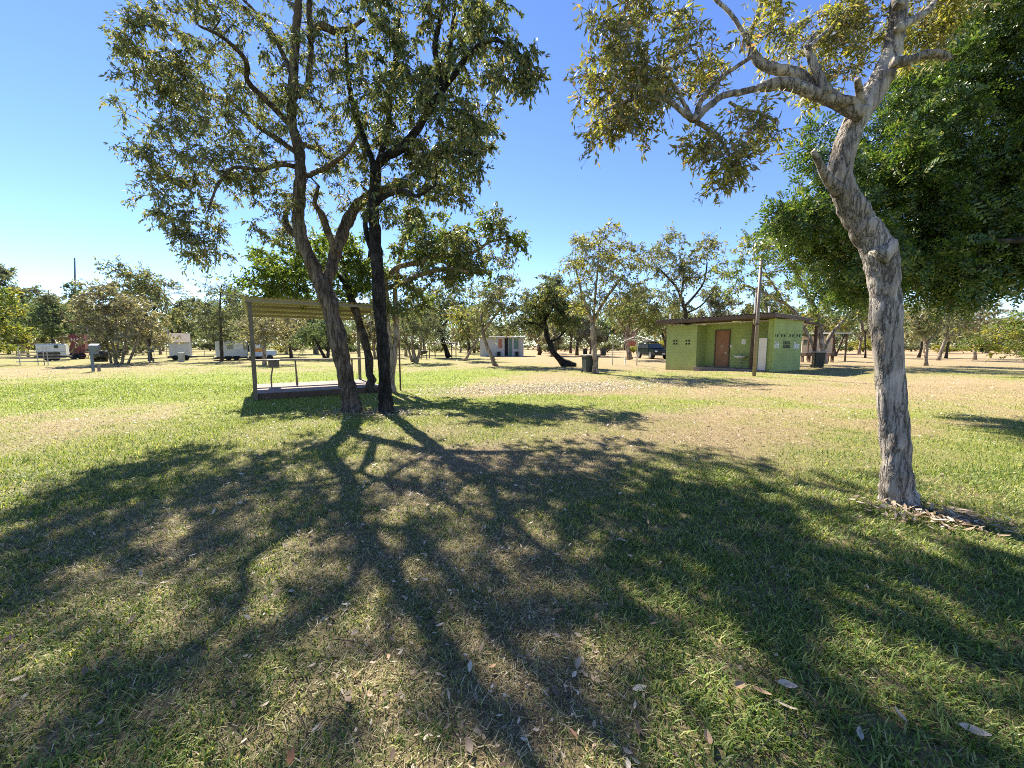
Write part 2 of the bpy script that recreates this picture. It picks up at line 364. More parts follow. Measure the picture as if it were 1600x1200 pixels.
def build_grass():
    rng = np.random.default_rng(11)
    Vs, Fs, As, off = [], [], [], 0
    #  (y0, y1, per m2, length, width, bent)
    for (y0, y1, dens, ln, wd, seg) in ((1.15, 2.6, 10500, 0.050, 0.0056, 2), (2.6, 4.5, 6000, 0.050, 0.0064, 2), (4.5, 8, 2300, 0.055, 0.009, 1), (8, 15, 700, 0.06, 0.015, 1), (15, 28, 120, 0.06, 0.026, 1)):
        w = 1.42 * y1 + 0.3
        n = int(dens * (y1 - y0) * 2 * w)
        x = rng.uniform(-w, w, n); y = rng.uniform(y0, y1, n)
        k = np.abs(x) < 1.42 * y + 0.3; x, y = x[k], y[k]
        g, rd = ground_mix(x, y)
        cl = fbm2(x / 0.12, y / 0.12, 31, 2)                     # tufts
        pr = rng.random(len(x))
        isg = rng.random(len(x)) < np.clip((g - 0.12) * 1.2, 0.03, 0.88)
        keep = np.where(isg, pr < np.clip(0.38 + 1.4 * (cl - 0.25), 0.3, 1), pr < 0.85 * (1 - 0.75 * rd))
        x, y, g, isg, cl = x[keep], y[keep], g[keep], isg[keep], cl[keep]; n = len(x)
        L = ln * rng.uniform(0.5, 1.25, n) * np.where(isg, 0.55 + 0.65 * g, 0.85)
        W = wd * rng.uniform(0.6, 1.3, n) * np.where(isg, 0.6 + 0.65 * g, 0.6)
        az = rng.uniform(0, 2 * np.pi, n); lean = np.where(isg, rng.uniform(0.2, 1.15, n), rng.uniform(0.9, 1.52, n))
        d = np.stack([np.cos(az) * np.sin(lean), np.sin(az) * np.sin(lean), np.cos(lean)], 1)
        s = np.stack([-np.sin(az), np.cos(az), np.zeros(n)], 1)
        base = np.stack([x, y, gz(x, y) - 0.004 + np.where(isg, 0, rng.uniform(0.002, 0.022, n))], 1)
        at = np.where(isg, np.clip(0.55 + 0.6 * g + rng.normal(0, 0.12, n), 0.35, 1), rng.uniform(0, 0.22, n))
        if seg == 2:
            m_ = base + d * (L * 0.55)[:, None]
            d2 = d + np.stack([np.cos(az), np.sin(az), -0.55 * np.ones(n)], 1) * np.where(isg, 0.55, 0.1)[:, None]; d2 /= np.linalg.norm(d2, axis=1)[:, None]
            t_ = m_ + d2 * (L * 0.55)[:, None]; hw = (s * (W / 2)[:, None])
            v = np.stack([base - hw, base + hw, m_ + hw * 0.8, m_ - hw * 0.8, t_], 1).reshape(-1, 3)
            o = off + np.arange(n)[:, None] * 5
            f = np.concatenate([o + np.array([[0, 1, 2]]), o + np.array([[0, 2, 3]]), o + np.array([[3, 2, 4]])]); off += 5 * n; As.append(np.repeat(at, 5))
        else:
            t_ = base + d * L[:, None]; hw = (s * (W / 2)[:, None])
            v = np.stack([base - hw, base + hw, t_], 1).reshape(-1, 3); o = off + np.arange(n)[:, None] * 3
            f = o + np.array([[0, 1, 2]]); off += 3 * n; As.append(np.repeat(at, 3))
        Vs.append(v); Fs.append(f)
    o = np_mesh("grass", np.concatenate(Vs), np.concatenate(Fs), grass_mat(), attrs={"green": np.concatenate(As)})
    tag(o, "short green and straw coloured lawn grass over the campground", "grass", kind="stuff")
build_grass()

def dead_leaf_geo(rng, x, y, L, W, lift=0.0, flat=0.35):
    """curled dead leaves: 6 vertices, 4 triangles each"""
    n = len(x); az = rng.uniform(0, 2 * np.pi, n); tl = rng.normal(0, flat, n); ro = rng.normal(0, flat, n)
    d = np.stack([np.cos(az) * np.cos(tl), np.sin(az) * np.cos(tl), np.sin(tl)], 1)
    s = np.stack([-np.sin(az) * np.cos(ro), np.cos(az) * np.cos(ro), np.sin(ro)], 1)
    nrm = np.cross(d, s); cu = rng.uniform(-0.1, 0.35, n)
    b = np.stack([x, y, gz(x, y) + lift + L * 0.5 * np.abs(np.sin(tl)) + W * 0.4 * np.abs(np.sin(ro)) + 0.006], 1)
    e = lambda a, q, c: b + d * (L * a)[:, None] + s * (W * q)[:, None] + nrm * (L * c)[:, None]
    z = np.zeros(n)
    v = np.stack([e(-0.5 + z, z, cu * 0.5), e(-0.05 + z, 0.5 + z, cu * 0.25), e(-0.05 + z, z, z), e(-0.05 + z, -0.5 + z, cu * 0.25), e(0.28 + z, 0.32 + z, cu * 0.3), e(0.5 + z, z, cu * 0.6), e(0.28 + z, -0.32 + z, cu * 0.3)], 1).reshape(-1, 3)
    o = np.arange(n)[:, None] * 7
    f = np.concatenate([o + np.array([q]) for q in ([0, 2, 1], [0, 3, 2], [1, 2, 4], [2, 5, 4], [2, 6, 5], [2, 3, 6])])
    return v, f
M["litter"] = leaf_mat("dead_leaves", [(0.0, (0.085, 0.055, 0.038)), (0.35, (0.21, 0.145, 0.095)), (0.7, (0.40, 0.32, 0.22)), (0.92, (0.56, 0.49, 0.38)), (1.0, (0.34, 0.15, 0.06))], rough=0.6, transl=0.12, tgain=1.2)
M["litter_pale"] = leaf_mat("pale_leaves", [(0.0, (0.13, 0.085, 0.052)), (0.4, (0.28, 0.205, 0.135)), (0.8, (0.42, 0.33, 0.23)), (1.0, (0.58, 0.50, 0.38))], rough=0.6, transl=0.12, tgain=1.2)
M["litter_drift"] = leaf_mat("drift_leaves", [(0.0, (0.28, 0.22, 0.155)), (0.4, (0.48, 0.41, 0.315)), (1.0, (0.70, 0.64, 0.53))], rough=0.6, transl=0.2, tgain=1.1)
def litter():
    rng = np.random.default_rng(5)
    xs, ys, Ls = [], [], []
    for (y0, y1, dens, l) in ((1.15, 2.6, 750, 0.024), (2.6, 5, 480, 0.027), (5, 9, 200, 0.032), (9, 18, 40, 0.04)):
        w = 1.42 * y1 + 0.3; n = int(dens * (y1 - y0) * 2 * w); x = rng.uniform(-w, w, n); y = rng.uniform(y0, y1, n)
        g, rd = ground_mix(x, y); k = (np.abs(x) < 1.42 * y + 0.3) & (rng.random(n) < np.clip(1.05 - 1.1 * g, 0.05, 1) * (0.25 + 0.75 * np.exp(-((x / y) / 0.75) ** 2)))
        xs.append(x[k]); ys.append(y[k]); Ls.append(np.minimum(l * rng.lognormal(0, 0.42, k.sum()), .075))
    x, y, L = map(np.concatenate, (xs, ys, Ls))
    v, f = dead_leaf_geo(rng, x, y, L, L * rng.uniform(0.22, 0.55, len(L)), 0.012)
    tag(np_mesh("leaf_litter", v, f, M["litter"]), "small brown dead leaves scattered through the shaded lawn", "leaf litter", kind="stuff")
    # pale drift of leaves across the middle of the lawn
    n = 15000; px = rng.normal(0, 1, n); q = rng.normal(0, 1, n)
    pxx = 870 + px * 95; pyy = 606 + q * 4.5 - (pxx - 870) * 0.028
    pts = np.array([G(a, max(b, 585)) for a, b in zip(pxx, pyy)])
    n2 = 3500; p2 = np.array([G(a, b) for a, b in zip(rng.uniform(20, 1560, n2), 560 + 150 * rng.beta(1.1, 2.2, n2))])
    pts = np.concatenate([pts, p2]); L = rng.uniform(0.03, 0.075, len(pts)); L[n:] = rng.uniform(.015, .04, n2) * (1 + pts[n:, 1] / 14)
    v, f = dead_leaf_geo(rng, pts[:, 0], pts[:, 1], L, L * rng.uniform(0.3, 0.6, len(L)), 0.02, 0.45)
    tag(np_mesh("leaf_drift", v, f, M["litter_drift"]), "pale dry leaves drifted across the sunlit lawn by the bin", "leaf drift", kind="stuff")
    b1, b2 = G(556, 646), G(604, 648); n = 620; k = rng.random(n) < .5; a = rng.uniform(0, 6.28, n); r_ = .22 + np.abs(rng.normal(0, .38, n))
    x = np.where(k, b1[0], b2[0]) + np.cos(a) * r_ * 1.3; y = np.where(k, b1[1], b2[1]) + np.sin(a) * r_ * .8; L = rng.uniform(.03, .09, n)
    v, f = dead_leaf_geo(rng, x, y, L, L * rng.uniform(.25, .5, n), .025, .4)
    tag(np_mesh("bark_litter", v, f, M["litter_pale"]), "fallen leaves and bark around the two trunks by the shelter", "bark litter", kind="stuff")
    # fine twigs lying in the grass
    n = 420; y = 1.3 + 7 * rng.random(n) ** 1.5; x = rng.uniform(-1, 1, n) * (1.0 * y); m_ = MB()
    for q in range(n):
        a = rng.uniform(0, 6.28); l = rng.uniform(.05, .22); z = g0(x[q], y[q]) + .022; dx, dy = math.cos(a) * l, math.sin(a) * l; kx, ky = rng.normal(0, .12 * l, 2)
        m_.tube([(x[q], y[q], z), (x[q] + dx * .5 + kx, y[q] + dy * .5 + ky, z + .008), (x[q] + dx, y[q] + dy, z - .004)], [.0022, .0018, .001], k=4, cap=False)
    tag(m_.build("twig_litter", M["bark_gum"]), "thin fallen twigs lying through the shaded lawn", "twigs", kind="stuff")
litter()

# ------------------------------------------------------------------ trees
def smooth_path(pts, rad, step):
    pts = np.asarray(pts, float); rad = np.asarray(rad, float); n = len(pts)
    if n < 2: return pts, rad
    ext = np.vstack([2 * pts[0] - pts[1], pts, 2 * pts[-1] - pts[-2]]); out, ro = [], []
    for i in range(n - 1):
        p0, p1, p2, p3 = ext[i], ext[i + 1], ext[i + 2], ext[i + 3]
        k = max(2, int(np.linalg.norm(p2 - p1) / step))
        for t in np.linspace(0, 1, k, endpoint=False):
            out.append(0.5 * ((2 * p1) + (-p0 + p2) * t + (2 * p0 - 5 * p1 + 4 * p2 - p3) * t * t + (-p0 + 3 * p1 - 3 * p2 + p3) * t ** 3))
            ro.append(rad[i] * (1 - t) + rad[i + 1] * t)
    out.append(pts[-1]); ro.append(rad[-1])
    return np.array(out), np.array(ro)
def limb(d, pts, d1=None):
    """picture points (px, py, half width px) at depth d (to d1 at the tip) -> world points and radii"""
    d1 = d if d1 is None else d1; n = len(pts)
    dd = [d + (d1 - d) * i / max(1, n - 1) for i in range(n)]
    return [P(a, b, q) for (a, b, _), q in zip(pts, dd)], [r_ * q / F / math.hypot(1, (a - 800) / F) for (a, _, r_), q in zip(pts, dd)]   # off-axis a round limb looks wider
def unit(v): return v / (np.linalg.norm(v, axis=-1, keepdims=True) + 1e-9)

def make_tree(name, label, base, limbs, blobs, leaf, bark, seed=0, clumps=None, rc=0.45, per=150, L=0.10, W=0.03, droop=0.5, k=7, flare=1.35,
              step=0.15, sides=10, rough=0.05, group=None, frond=False, twig_r=0.006, cat="tree", twigs=7, leaf2=None, frac2=0.3, bulk=0.42, bgain=1.0):
    """limbs: list of (points, radii) in the world; blobs: (centre, radii, n clumps). A trunk mesh of all wood, a crown mesh of single leaves"""
    rng = np.random.default_rng(seed)
    root = thing(name, label, cat, tuple(base), group=group)
    base = np.asarray(base, float)
    wood = MB(); nodes, nrad = [], []
    for li, (pts, rad) in enumerate(limbs):
        p, r_ = smooth_path(pts, rad, step)
        if li == 0:
            h = p[:, 2] - p[0, 2]; r_ = r_ * (1 + (flare - 1) * np.exp(-np.clip(h, 0, 9) / (1.3 * rad[0])))
            p[0, 2] -= 0.06
        if rad[0] > 0.03 and sides >= 14:
            wood.bulk(p, r_, sides, seed * 7 + li, bulk)
        else:
            j = rng.normal(0, 0.12, p.shape) * r_[:, None]; j[0] = 0
            wood.tube(p + j, r_ * (1 + rng.normal(0, rough, len(r_))), k=sides if rad[0] > 0.04 else 6)
        nodes += list(p); nrad += list(r_)
    trunk_top = base[2] + 0.9
    cs = []
    for (c, rr_, n) in blobs:
        u = unit(rng.normal(0, 1, (n, 3))) * (rng.random((n, 1)) ** 0.40)
        cs.append(np.asarray(c) + u * np.asarray(rr_))
    cs = np.concatenate(cs); cs = cs[cs[:, 2] > 0.5]
    NP = np.array(nodes); NR = np.array(nrad)
    ok = NP[:, 2] > trunk_top
    if ok.sum() > 3: NP, NR = NP[ok], NR[ok]
    dist = np.full(len(cs), 1e9); near = np.zeros(len(cs), int)
    D = np.linalg.norm(cs[:, None] - NP[None], axis=2); near = D.argmin(1); dist = D.min(1); done = np.zeros(len(cs), bool)
    tips = []
    for _ in range(len(cs)):
        i = int(np.where(done, 1e9, dist).argmin()); done[i] = True
        a = NP[near[i]]; b = cs[i]; ln = dist[i]
        m1 = a + (b - a) * 0.35 + rng.normal(0, 0.10 * ln, 3) + np.array([0, 0, 0.10 * ln]); m2 = a + (b - a) * 0.7 + rng.normal(0, 0.10 * ln, 3) + np.array([0, 0, 0.06 * ln])
        r0 = min(NR[near[i]] * 0.8, twig_r * 1.3 + 0.014 * bgain * ln)
        p, r_ = smooth_path([a, m1, m2, b], [r0, r0 * 0.8, r0 * 0.6, max(twig_r * 0.6, r0 * 0.4)], max(0.12, ln / 6))
        wood.tube(p, r_, k=5, cap=False)
        n0 = len(NP); NP = np.vstack([NP, p[1:]]); NR = np.concatenate([NR, r_[1:]])
        dn = np.linalg.norm(cs[:, None] - p[None, 1:], axis=2); mn = dn.min(1); better = mn < dist
        near = np.where(better, n0 + dn.argmin(1), near); dist = np.where(better, mn, dist)
        tips.append(unit(b - m2))
    # twigs and leaves, all clumps at once
    nc = len(cs); sz = rng.uniform(0.65, 1.35, nc) * rc
    tv = unit(rng.normal(0, 1, (nc, twigs, 3)) * np.array([1, 1, 0.75])) * (rng.uniform(0.5, 1.15, (nc, twigs, 1)) * sz[:, None, None])
    dr = np.zeros((nc, twigs, 3)); dr[..., 2] = -droop * sz[:, None] * rng.uniform(0.3, 1, (nc, twigs))
    T0 = np.repeat(cs, twigs, 0); TV = tv.reshape(-1, 3); DR = dr.reshape(-1, 3)
    for s0 in range(len(T0)):
        wood.tube(np.array([T0[s0], T0[s0] + 0.5 * TV[s0] + 0.25 * DR[s0], T0[s0] + TV[s0] + DR[s0]]), [twig_r, twig_r * 0.7, twig_r * 0.3], k=3, cap=False)
    w = wood.build("trunk", bark, root, smooth=True, origin=base)
    nl = max(2, per // twigs)
    N = len(T0) * nl
    t = rng.uniform(0.12, 1.0, N); ti = np.repeat(np.arange(len(T0)), nl)
    pos = T0[ti] + t[:, None] * TV[ti] + (t ** 2)[:, None] * DR[ti] + rng.normal(0, 0.06, (N, 3)) * sz.repeat(twigs)[ti][:, None]
    dirv = unit(unit(TV[ti]) * 0.6 + rng.normal(0, 0.55, (N, 3)) + np.array([0, 0, -1.3 * droop]))
    def leaves(sel, mat, nm):
        p_, d_ = pos[sel], dirv[sel]; n = len(p_)
        s_ = unit(np.cross(d_, rng.normal(0, 1, (n, 3)))); nn = np.cross(d_, s_)
        l = (L * rng.uniform(0.6, 1.3, n))[:, None]; w_ = (W * rng.uniform(0.7, 1.3, n))[:, None]
        if not frond:
            v = np.stack([p_, p_ + d_ * l * 0.42 + s_ * w_ * 0.5 + nn * w_ * 0.14, p_ + d_ * l + nn * l * rng.normal(0, 0.12, (n, 1)), p_ + d_ * l * 0.42 - s_ * w_ * 0.5 + nn * w_ * 0.14], 1).reshape(-1, 3)
            o = np.arange(n)[:, None] * 4
            f = np.concatenate([o + np.array([[0, 1, 2]]), o + np.array([[0, 2, 3]])])
        else:   # pinnate frond: paired leaflets down a drooping rib
            K = 6; vs_, fs = [], []
            for q in range(K):
                a = (q + 0.6) / K; c_ = p_ + d_ * l * a + np.array([0, 0, -1.0]) * l * 0.28 * a * a
                tap = (1.0 - 0.55 * abs(a - 0.45) * 1.6)
                for sg in (1, -1):
                    o1 = unit(s_ * sg + d_ * 0.45 + nn * rng.normal(0.1, .35, (n, 1))); hw = d_ * l * 0.5 / K * 0.85
                    vs_.append(np.stack([c_ - hw * 0.5, c_ + o1 * w_ * tap * 0.55 - hw, c_ + o1 * w_ * tap, c_ + o1 * w_ * tap * 0.45 + hw], 1))
            v = np.stack(vs_, 1).reshape(-1, 3); o = np.arange(n * K * 2)[:, None] * 4
            f = np.concatenate([o + np.array([[0, 1, 2]]), o + np.array([[0, 2, 3]])])
        return np_mesh(nm, v - base, f, mat, root)
    if leaf2:
        cm = rng.random(nc) < frac2; sel = cm.repeat(twigs)[ti]
        leaves(~sel, leaf, "crown"); o2 = leaves(sel, leaf2, "crown"); tag(o2, "lighter yellow green foliage" if leaf2 in (M["leaf_yellow"], M["leaf_bright"]) else None)
    else:
        leaves(np.ones(N, bool), leaf, "crown")
    return root
def blob(px, py, rx, ry, d, dr, n):
    return (P(px, py, d), (rx * d / F, dr, ry * d / F), n)
def gbase(px, py):
    p = G(px, py); p[2] = g0(p[0], p[1]); return p

# --- the big forked gum by the shelter
d = G(552, 642)[1]
L1 = [limb(d, [(552, 645, 15.5), (543, 600, 15), (532, 550, 15), (522, 505, 15.5), (511, 465, 16.5), (502, 440, 17)]),
      limb(d, [(505, 450, 13), (488, 412, 13), (472, 376, 12), (466, 330, 11.5), (470, 285, 11), (467, 235, 10), (456, 190, 8.5), (458, 130, 8), (461, 70, 7.5), (466, 0, 6.5), (474, -110, 3)], d - 0.3),
      limb(d, [(506, 448, 11), (517, 420, 10.5), (528, 388, 10), (541, 352, 10), (562, 318, 9.5), (590, 300, 8), (620, 292, 6), (655, 288, 3.5)], d + 1.2),
      limb(d, [(524, 395, 6.5), (512, 362, 6.5), (503, 335, 6), (492, 318, 4), (498, 290, 3)], d - 0.8),
      limb(d, [(470, 372, 6.5), (455, 362, 6.5), (446, 345, 6), (449, 325, 4)], d + .5),
      limb(d, [(469, 262, 5), (440, 257, 4.5), (405, 265, 4), (365, 262, 3), (340, 290, 2.5), (325, 330, 2)], d - 1.2),
      limb(d, [(466, 240, 5), (430, 215, 5), (400, 195, 4.5), (360, 160, 4), (320, 145, 3), (270, 120, 2)], d + 1.2),
      limb(d, [(462, 205, 5.5), (420, 160, 5.5), (388, 128, 5), (384, 95, 4.5), (350, 60, 3.5), (310, 40, 2)], d - 1.6),
      limb(d, [(458, 120, 4.5), (430, 60, 4), (405, 25, 3), (360, -20, 2)], d + 1.0),
      limb(d, [(480, 275, 4.5), (508, 262, 4.5), (540, 240, 3.5), (560, 210, 2.5)], d - 1.3),
      limb(d, [(471, 225, 4.5), (500, 235, 4), (520, 250, 3), (545, 262, 2)], d + 1.5),
      limb(d, [(482, 130, 5.5), (486, 70, 5), (484, 0, 4.5), (500, -100, 3)], d + 0.5),
      limb(d, [(466, 150, 5), (482, 130, 5), (484, 100, 5)], d + 0.5),
      limb(d, [(484, 62, 6), (500, 40, 7), (520, 48, 6.5), (545, 45, 4), (570, 30, 2)], d + .3)]
B1 = [blob(248, 95, 42, 45, d - .5, 1.0, 43), blob(300, 120, 55, 60, d, 1.6, 35), blob(370, 90, 65, 70, d, 2.0, 43), blob(400, 20, 80, 50, d, 2.0, 38), blob(300, 40, 50, 35, d, 1.2, 16),
      blob(285, 195, 45, 40, d, 1.4, 18), blob(270, 258, 36, 24, d - .6, 0.9, 25), blob(330, 240, 55, 45, d, 1.6, 20), blob(285, 320, 38, 34, d - .6, 0.9, 24), blob(318, 372, 26, 34, d - 0.7, 0.7, 19), blob(300, 400, 14, 16, d - 0.7, 0.4, 5),
      blob(390, 200, 60, 55, d, 2.0, 29), blob(400, 300, 55, 50, d, 1.8, 18), blob(370, 260, 60, 40, d - .5, 1.5, 24), blob(440, 120, 50, 70, d, 1.8, 20), blob(510, 190, 60, 60, d, 1.8, 32), blob(520, 95, 60, 70, d, 2.0, 35),
      blob(540, 270, 50, 40, d, 1.6, 18), blob(470, 300, 60, 40, d, 1.8, 16), blob(430, -70, 150, 60, d, 2.2, 35), blob(550, -30, 90, 60, d, 2.0, 29), blob(430, 360, 30, 26, d, 1.0, 7)]
L1 = [(p_, [q * .88 for q in r_]) for p_, r_ in L1]
make_tree("gum_tree", "tall leaning grey gum tree forking into two limbs in front of the shelter", gbase(552, 642), L1, B1, M["leaf_gum"], M["bark_gum"], 1, rc=0.29, per=77, L=0.098, W=0.030, droop=0.55, sides=28, step=0.06)

# --- the black-trunked tree beside it
d = G(603, 645)[1]
L2 = [limb(d, [(603, 648, 12.5), (602, 610, 11.5), (599, 560, 11), (595, 500, 11), (590, 430, 11), (586, 370, 10.5), (583, 330, 10), (585, 290, 9.5), (587, 258, 9)]),
      limb(d, [(587, 262, 8.5), (600, 246, 8), (620, 236, 7.5), (645, 212, 7), (664, 182, 6.5), (684, 152, 6.5), (690, 140, 6), (684, 105, 5), (680, 70, 4.5), (690, 20, 3.5), (705, -70, 2)], d - 0.5),
      limb(d, [(690, 142, 5.5), (706, 122, 4.5), (730, 88, 4.2), (752, 70, 4), (775, 62, 3), (800, 76, 2.5), (822, 92, 2)], d - 1.2),
      limb(d, [(688, 138, 4.5), (700, 100, 4), (706, 50, 3.5), (716, -30, 2)], d + 1),
      limb(d, [(586, 262, 6), (572, 225, 5.5), (556, 180, 5), (545, 130, 4), (540, 60, 3)], d + 0.8),
      limb(d, [(592, 250, 5), (606, 200, 4.5), (610, 140, 4), (620, 70, 3), (630, -60, 2)], d + 1.4),
      limb(d, [(585, 318, 6), (606, 304, 5), (630, 298, 4), (652, 306, 3), (680, 290, 2)], d - 1.2),
      limb(d, [(640, 258, 4), (676, 240, 4), (720, 236, 3.5), (750, 245, 2)], d - .8),
      limb(d, [(583, 395, 6), (573, 365, 5), (571, 340, 4.5), (580, 310, 3), (565, 290, 2)], d + .6)]
B2 = [blob(600, 130, 60, 70, d, 1.8, 32), blob(660, 90, 60, 70, d, 2.0, 38), blob(720, 60, 50, 55, d, 1.8, 30), blob(770, 45, 34, 38, d - .6, 1.0, 15), blob(822, 108, 24, 34, d - 1.0, 0.7, 15), blob(790, 118, 28, 26, d - 1.0, 0.7, 7),
      blob(720, 145, 50, 50, d, 1.6, 24), blob(745, 200, 32, 36, d - .4, 1.0, 14), blob(690, 210, 55, 45, d, 1.6, 23), blob(640, 190, 55, 55, d, 1.8, 27), blob(720, 255, 36, 32, d - .5, 1.0, 12), blob(640, 260, 55, 36, d, 1.4, 20),
      blob(690, 290, 36, 26, d - .6, 1.0, 9), blob(620, 320, 46, 26, d, 1.2, 12), blob(640, -50, 130, 60, d, 2.0, 32), blob(760, -20, 50, 40, d, 1.4, 15), blob(590, 220, 50, 40, d + .5, 1.4, 15), blob(590, 20, 60, 50, d, 1.6, 20), blob(745, 225, 40, 40, d + 2.2, .8, 14), blob(768, 180, 24, 30, d + 2.2, .8, 7), blob(722, 272, 32, 24, d + 2.0, .8, 7), blob(665, 300, 50, 30, d + 1.2, .9, 16), blob(700, 255, 40, 30, d + 1.4, .9, 12), blob(775, 100, 30, 40, d + 2.5, .8, 9)]
L2 = [(p_, [q * .88 for q in r_]) for p_, r_ in L2]
make_tree("gum_tree", "gum tree with charred black trunk standing beside the forked grey gum", gbase(603, 645), L2, B2, M["leaf_gum_dark"], M["bark_black"], 2, rc=0.28, per=77, L=0.098, W=0.042, droop=0.6, sides=26, step=0.06, leaf2=M["leaf_gum"], frac2=0.35)

# --- two smaller trees by the shelter slab
d = G(580, 613)[1]
L3 = [limb(d, [(581, 616, 7.5), (578, 585, 7), (574, 550, 6.5), (566, 515, 6.5), (555, 485, 6.5), (548, 462, 6)]), limb(d, [(549, 468, 5), (538, 440, 4.5), (520, 425, 3.5), (490, 420, 3), (450, 425, 2)], d + .6),
      limb(d, [(549, 466, 5), (560, 440, 4.5), (575, 410, 3.5), (580, 380, 2.5)], d + .8), limb(d, [(545, 455, 3.5), (540, 420, 3), (525, 380, 2.5)], d - .3)]
B3 = [blob(420, 445, 36, 26, d, 1.2, 20), blob(460, 420, 44, 36, d, 1.5, 26), blob(420, 405, 34, 24, d + .5, 1.2, 10), blob(510, 440, 40, 34, d, 1.5, 22), blob(545, 400, 40, 44, d, 1.5, 22), blob(578, 432, 38, 30, d + .3, 1.4, 16), blob(500, 390, 50, 28, d + .5, 1.5, 14)]
make_tree("young_tree", "young bright green tree with slim leaning dark trunk growing beside the shelter slab", gbase(581, 614), L3, B3, M["leaf_bright"], M["bark_dark"], 3, rc=0.46, per=112, L=0.13, W=0.052, droop=0.35, sides=10)
d = G(613, 612)[1]
L4 = [limb(d, [(613, 614, 6), (610, 570, 5.5), (606, 520, 5), (603, 470, 5), (600, 446, 5)]), limb(d, [(600, 450, 4.5), (606, 432, 4.5), (625, 416, 4), (645, 412, 3.5), (680, 402, 3.5), (715, 398, 3), (745, 392, 2.5), (765, 378, 2), (800, 372, 1.5)], d - .4),
      limb(d, [(602, 452, 4), (630, 442, 4), (660, 428, 3.5), (700, 420, 3), (735, 425, 2)], d - .8), limb(d, [(612, 590, 5), (617, 550, 5), (620, 500, 4.5), (618, 455, 4), (625, 400, 3), (640, 360, 2)], d + .4),
      limb(d, [(760, 380, 2), (768, 360, 1.8), (772, 340, 1.2)], d - .4), limb(d, [(617, 500, 4), (606, 470, 3.5), (598, 440, 3)], d + .5)]
B4 = [blob(655, 385, 44, 34, d, 1.4, 26), blob(700, 385, 44, 32, d - .3, 1.3, 26), blob(735, 405, 34, 26, d - .4, 1.0, 18), blob(690, 425, 44, 20, d - .3, 1.2, 16), blob(660, 350, 44, 22, d, 1.2, 14), blob(712, 358, 28, 16, d, .9, 9),
      blob(772, 345, 22, 18, d - .4, .6, 10), blob(798, 372, 18, 22, d - .4, .5, 9), blob(640, 450, 38, 28, d, 1.2, 16), blob(625, 480, 30, 18, d, 1.0, 6), blob(770, 425, 18, 14, d - .4, .6, 4), blob(780, 400, 20, 10, d, .5, 3)]
make_tree("young_tree", "twin trunked tree with long limb reaching right behind the black trunk", gbase(613, 613), L4, B4, M["leaf_gum_dark"], M["bark_pale"], 4, rc=0.44, per=98, L=0.13, W=0.05, droop=0.45, sides=10, leaf2=M["leaf_bright"], frac2=0.3)

# --- paperbark close on the right
d = G(1405, 790)[1]
L5 = [limb(d, [(1405, 795, 33), (1400, 730, 29), (1396, 660, 28), (1392, 600, 28), (1389, 540, 28), (1384, 480, 28), (1380, 430, 30), (1373, 395, 32), (1352, 358, 29), (1327, 316, 24), (1312, 278, 22), (1318, 235, 21), (1336, 190, 22.5), (1358, 152, 24), (1380, 116, 21), (1394, 78, 18), (1402, 35, 16), (1408, -20, 15), (1425, -120, 10), (1450, -260, 5)], d + .25),
      limb(d, [(1352, 178, 15), (1325, 168, 14.5), (1298, 152, 14), (1268, 134, 13), (1240, 114, 11), (1212, 108, 9.5), (1190, 100, 8.5), (1176, 82, 7), (1170, 60, 5), (1185, 20, 4), (1200, -40, 3)], d + .5),
      limb(d, [(1350, 162, 10), (1320, 158, 10.5), (1290, 154, 10.5), (1258, 140, 11), (1228, 131, 11), (1204, 133, 11), (1188, 136, 9)], d + .1),
      limb(d, [(1195, 134, 6), (1165, 142, 5.5), (1130, 150, 5.5), (1105, 168, 6.5), (1085, 185, 7.5), (1070, 178, 5), (1050, 160, 4), (1020, 150, 3.2), (980, 158, 2.5), (940, 175, 1.8)], d - .2),
      limb(d, [(1085, 184, 5), (1100, 150, 4.5), (1120, 128, 4), (1150, 105, 3.5), (1176, 88, 3.5)], d - .3),
      limb(d, [(1078, 180, 4), (1065, 155, 3.5), (1040, 120, 3), (1000, 100, 2.5), (960, 100, 1.8)], d + .3),
      limb(d, [(1088, 190, 4.5), (1110, 205, 3.5), (1128, 222, 3), (1140, 250, 2.2), (1130, 280, 1.5)], d - .2),
      limb(d, [(1140, 160, 3), (1160, 172, 3), (1185, 175, 2.4), (1210, 190, 1.6)], d - .3),
      limb(d, [(1292, 148, 9), (1280, 118, 8), (1268, 92, 7), (1262, 72, 5.5), (1275, 50, 3)], d + .2), limb(d, [(1262, 75, 4), (1290, 50, 3.5), (1320, 30, 2.5)], d + .7),
      limb(d, [(1393, 98, 11), (1415, 96, 10), (1440, 87, 9), (1465, 84, 9), (1486, 92, 7)], d - .1), limb(d, [(1403, 45, 9), (1428, 30, 8), (1452, 14, 7), (1480, -30, 5)], d + .6),
      limb(d, [(1312, 300, 14), (1292, 278, 9), (1282, 258, 7), (1270, 236, 4.5)], d - .12), limb(d, [(1345, 160, 8), (1342, 138, 7), (1340, 124, 5.5)], d - .12),
      limb(d, [(1371, 402, 22), (1388, 388, 17), (1394, 374, 10)], d - .02),
      limb(d, [(1172, 70, 4), (1140, 20, 3.5), (1090, -20, 3), (1040, -30, 2.2), (980, 0, 1.6), (940, 20, 1.2)], d + .3),
      limb(d, [(1404, 10, 9), (1385, -60, 8), (1330, -140, 6), (1250, -200, 4)], d + .8), limb(d, [(1410, -40, 9), (1470, -140, 6), (1540, -180, 4)], d + .2)]
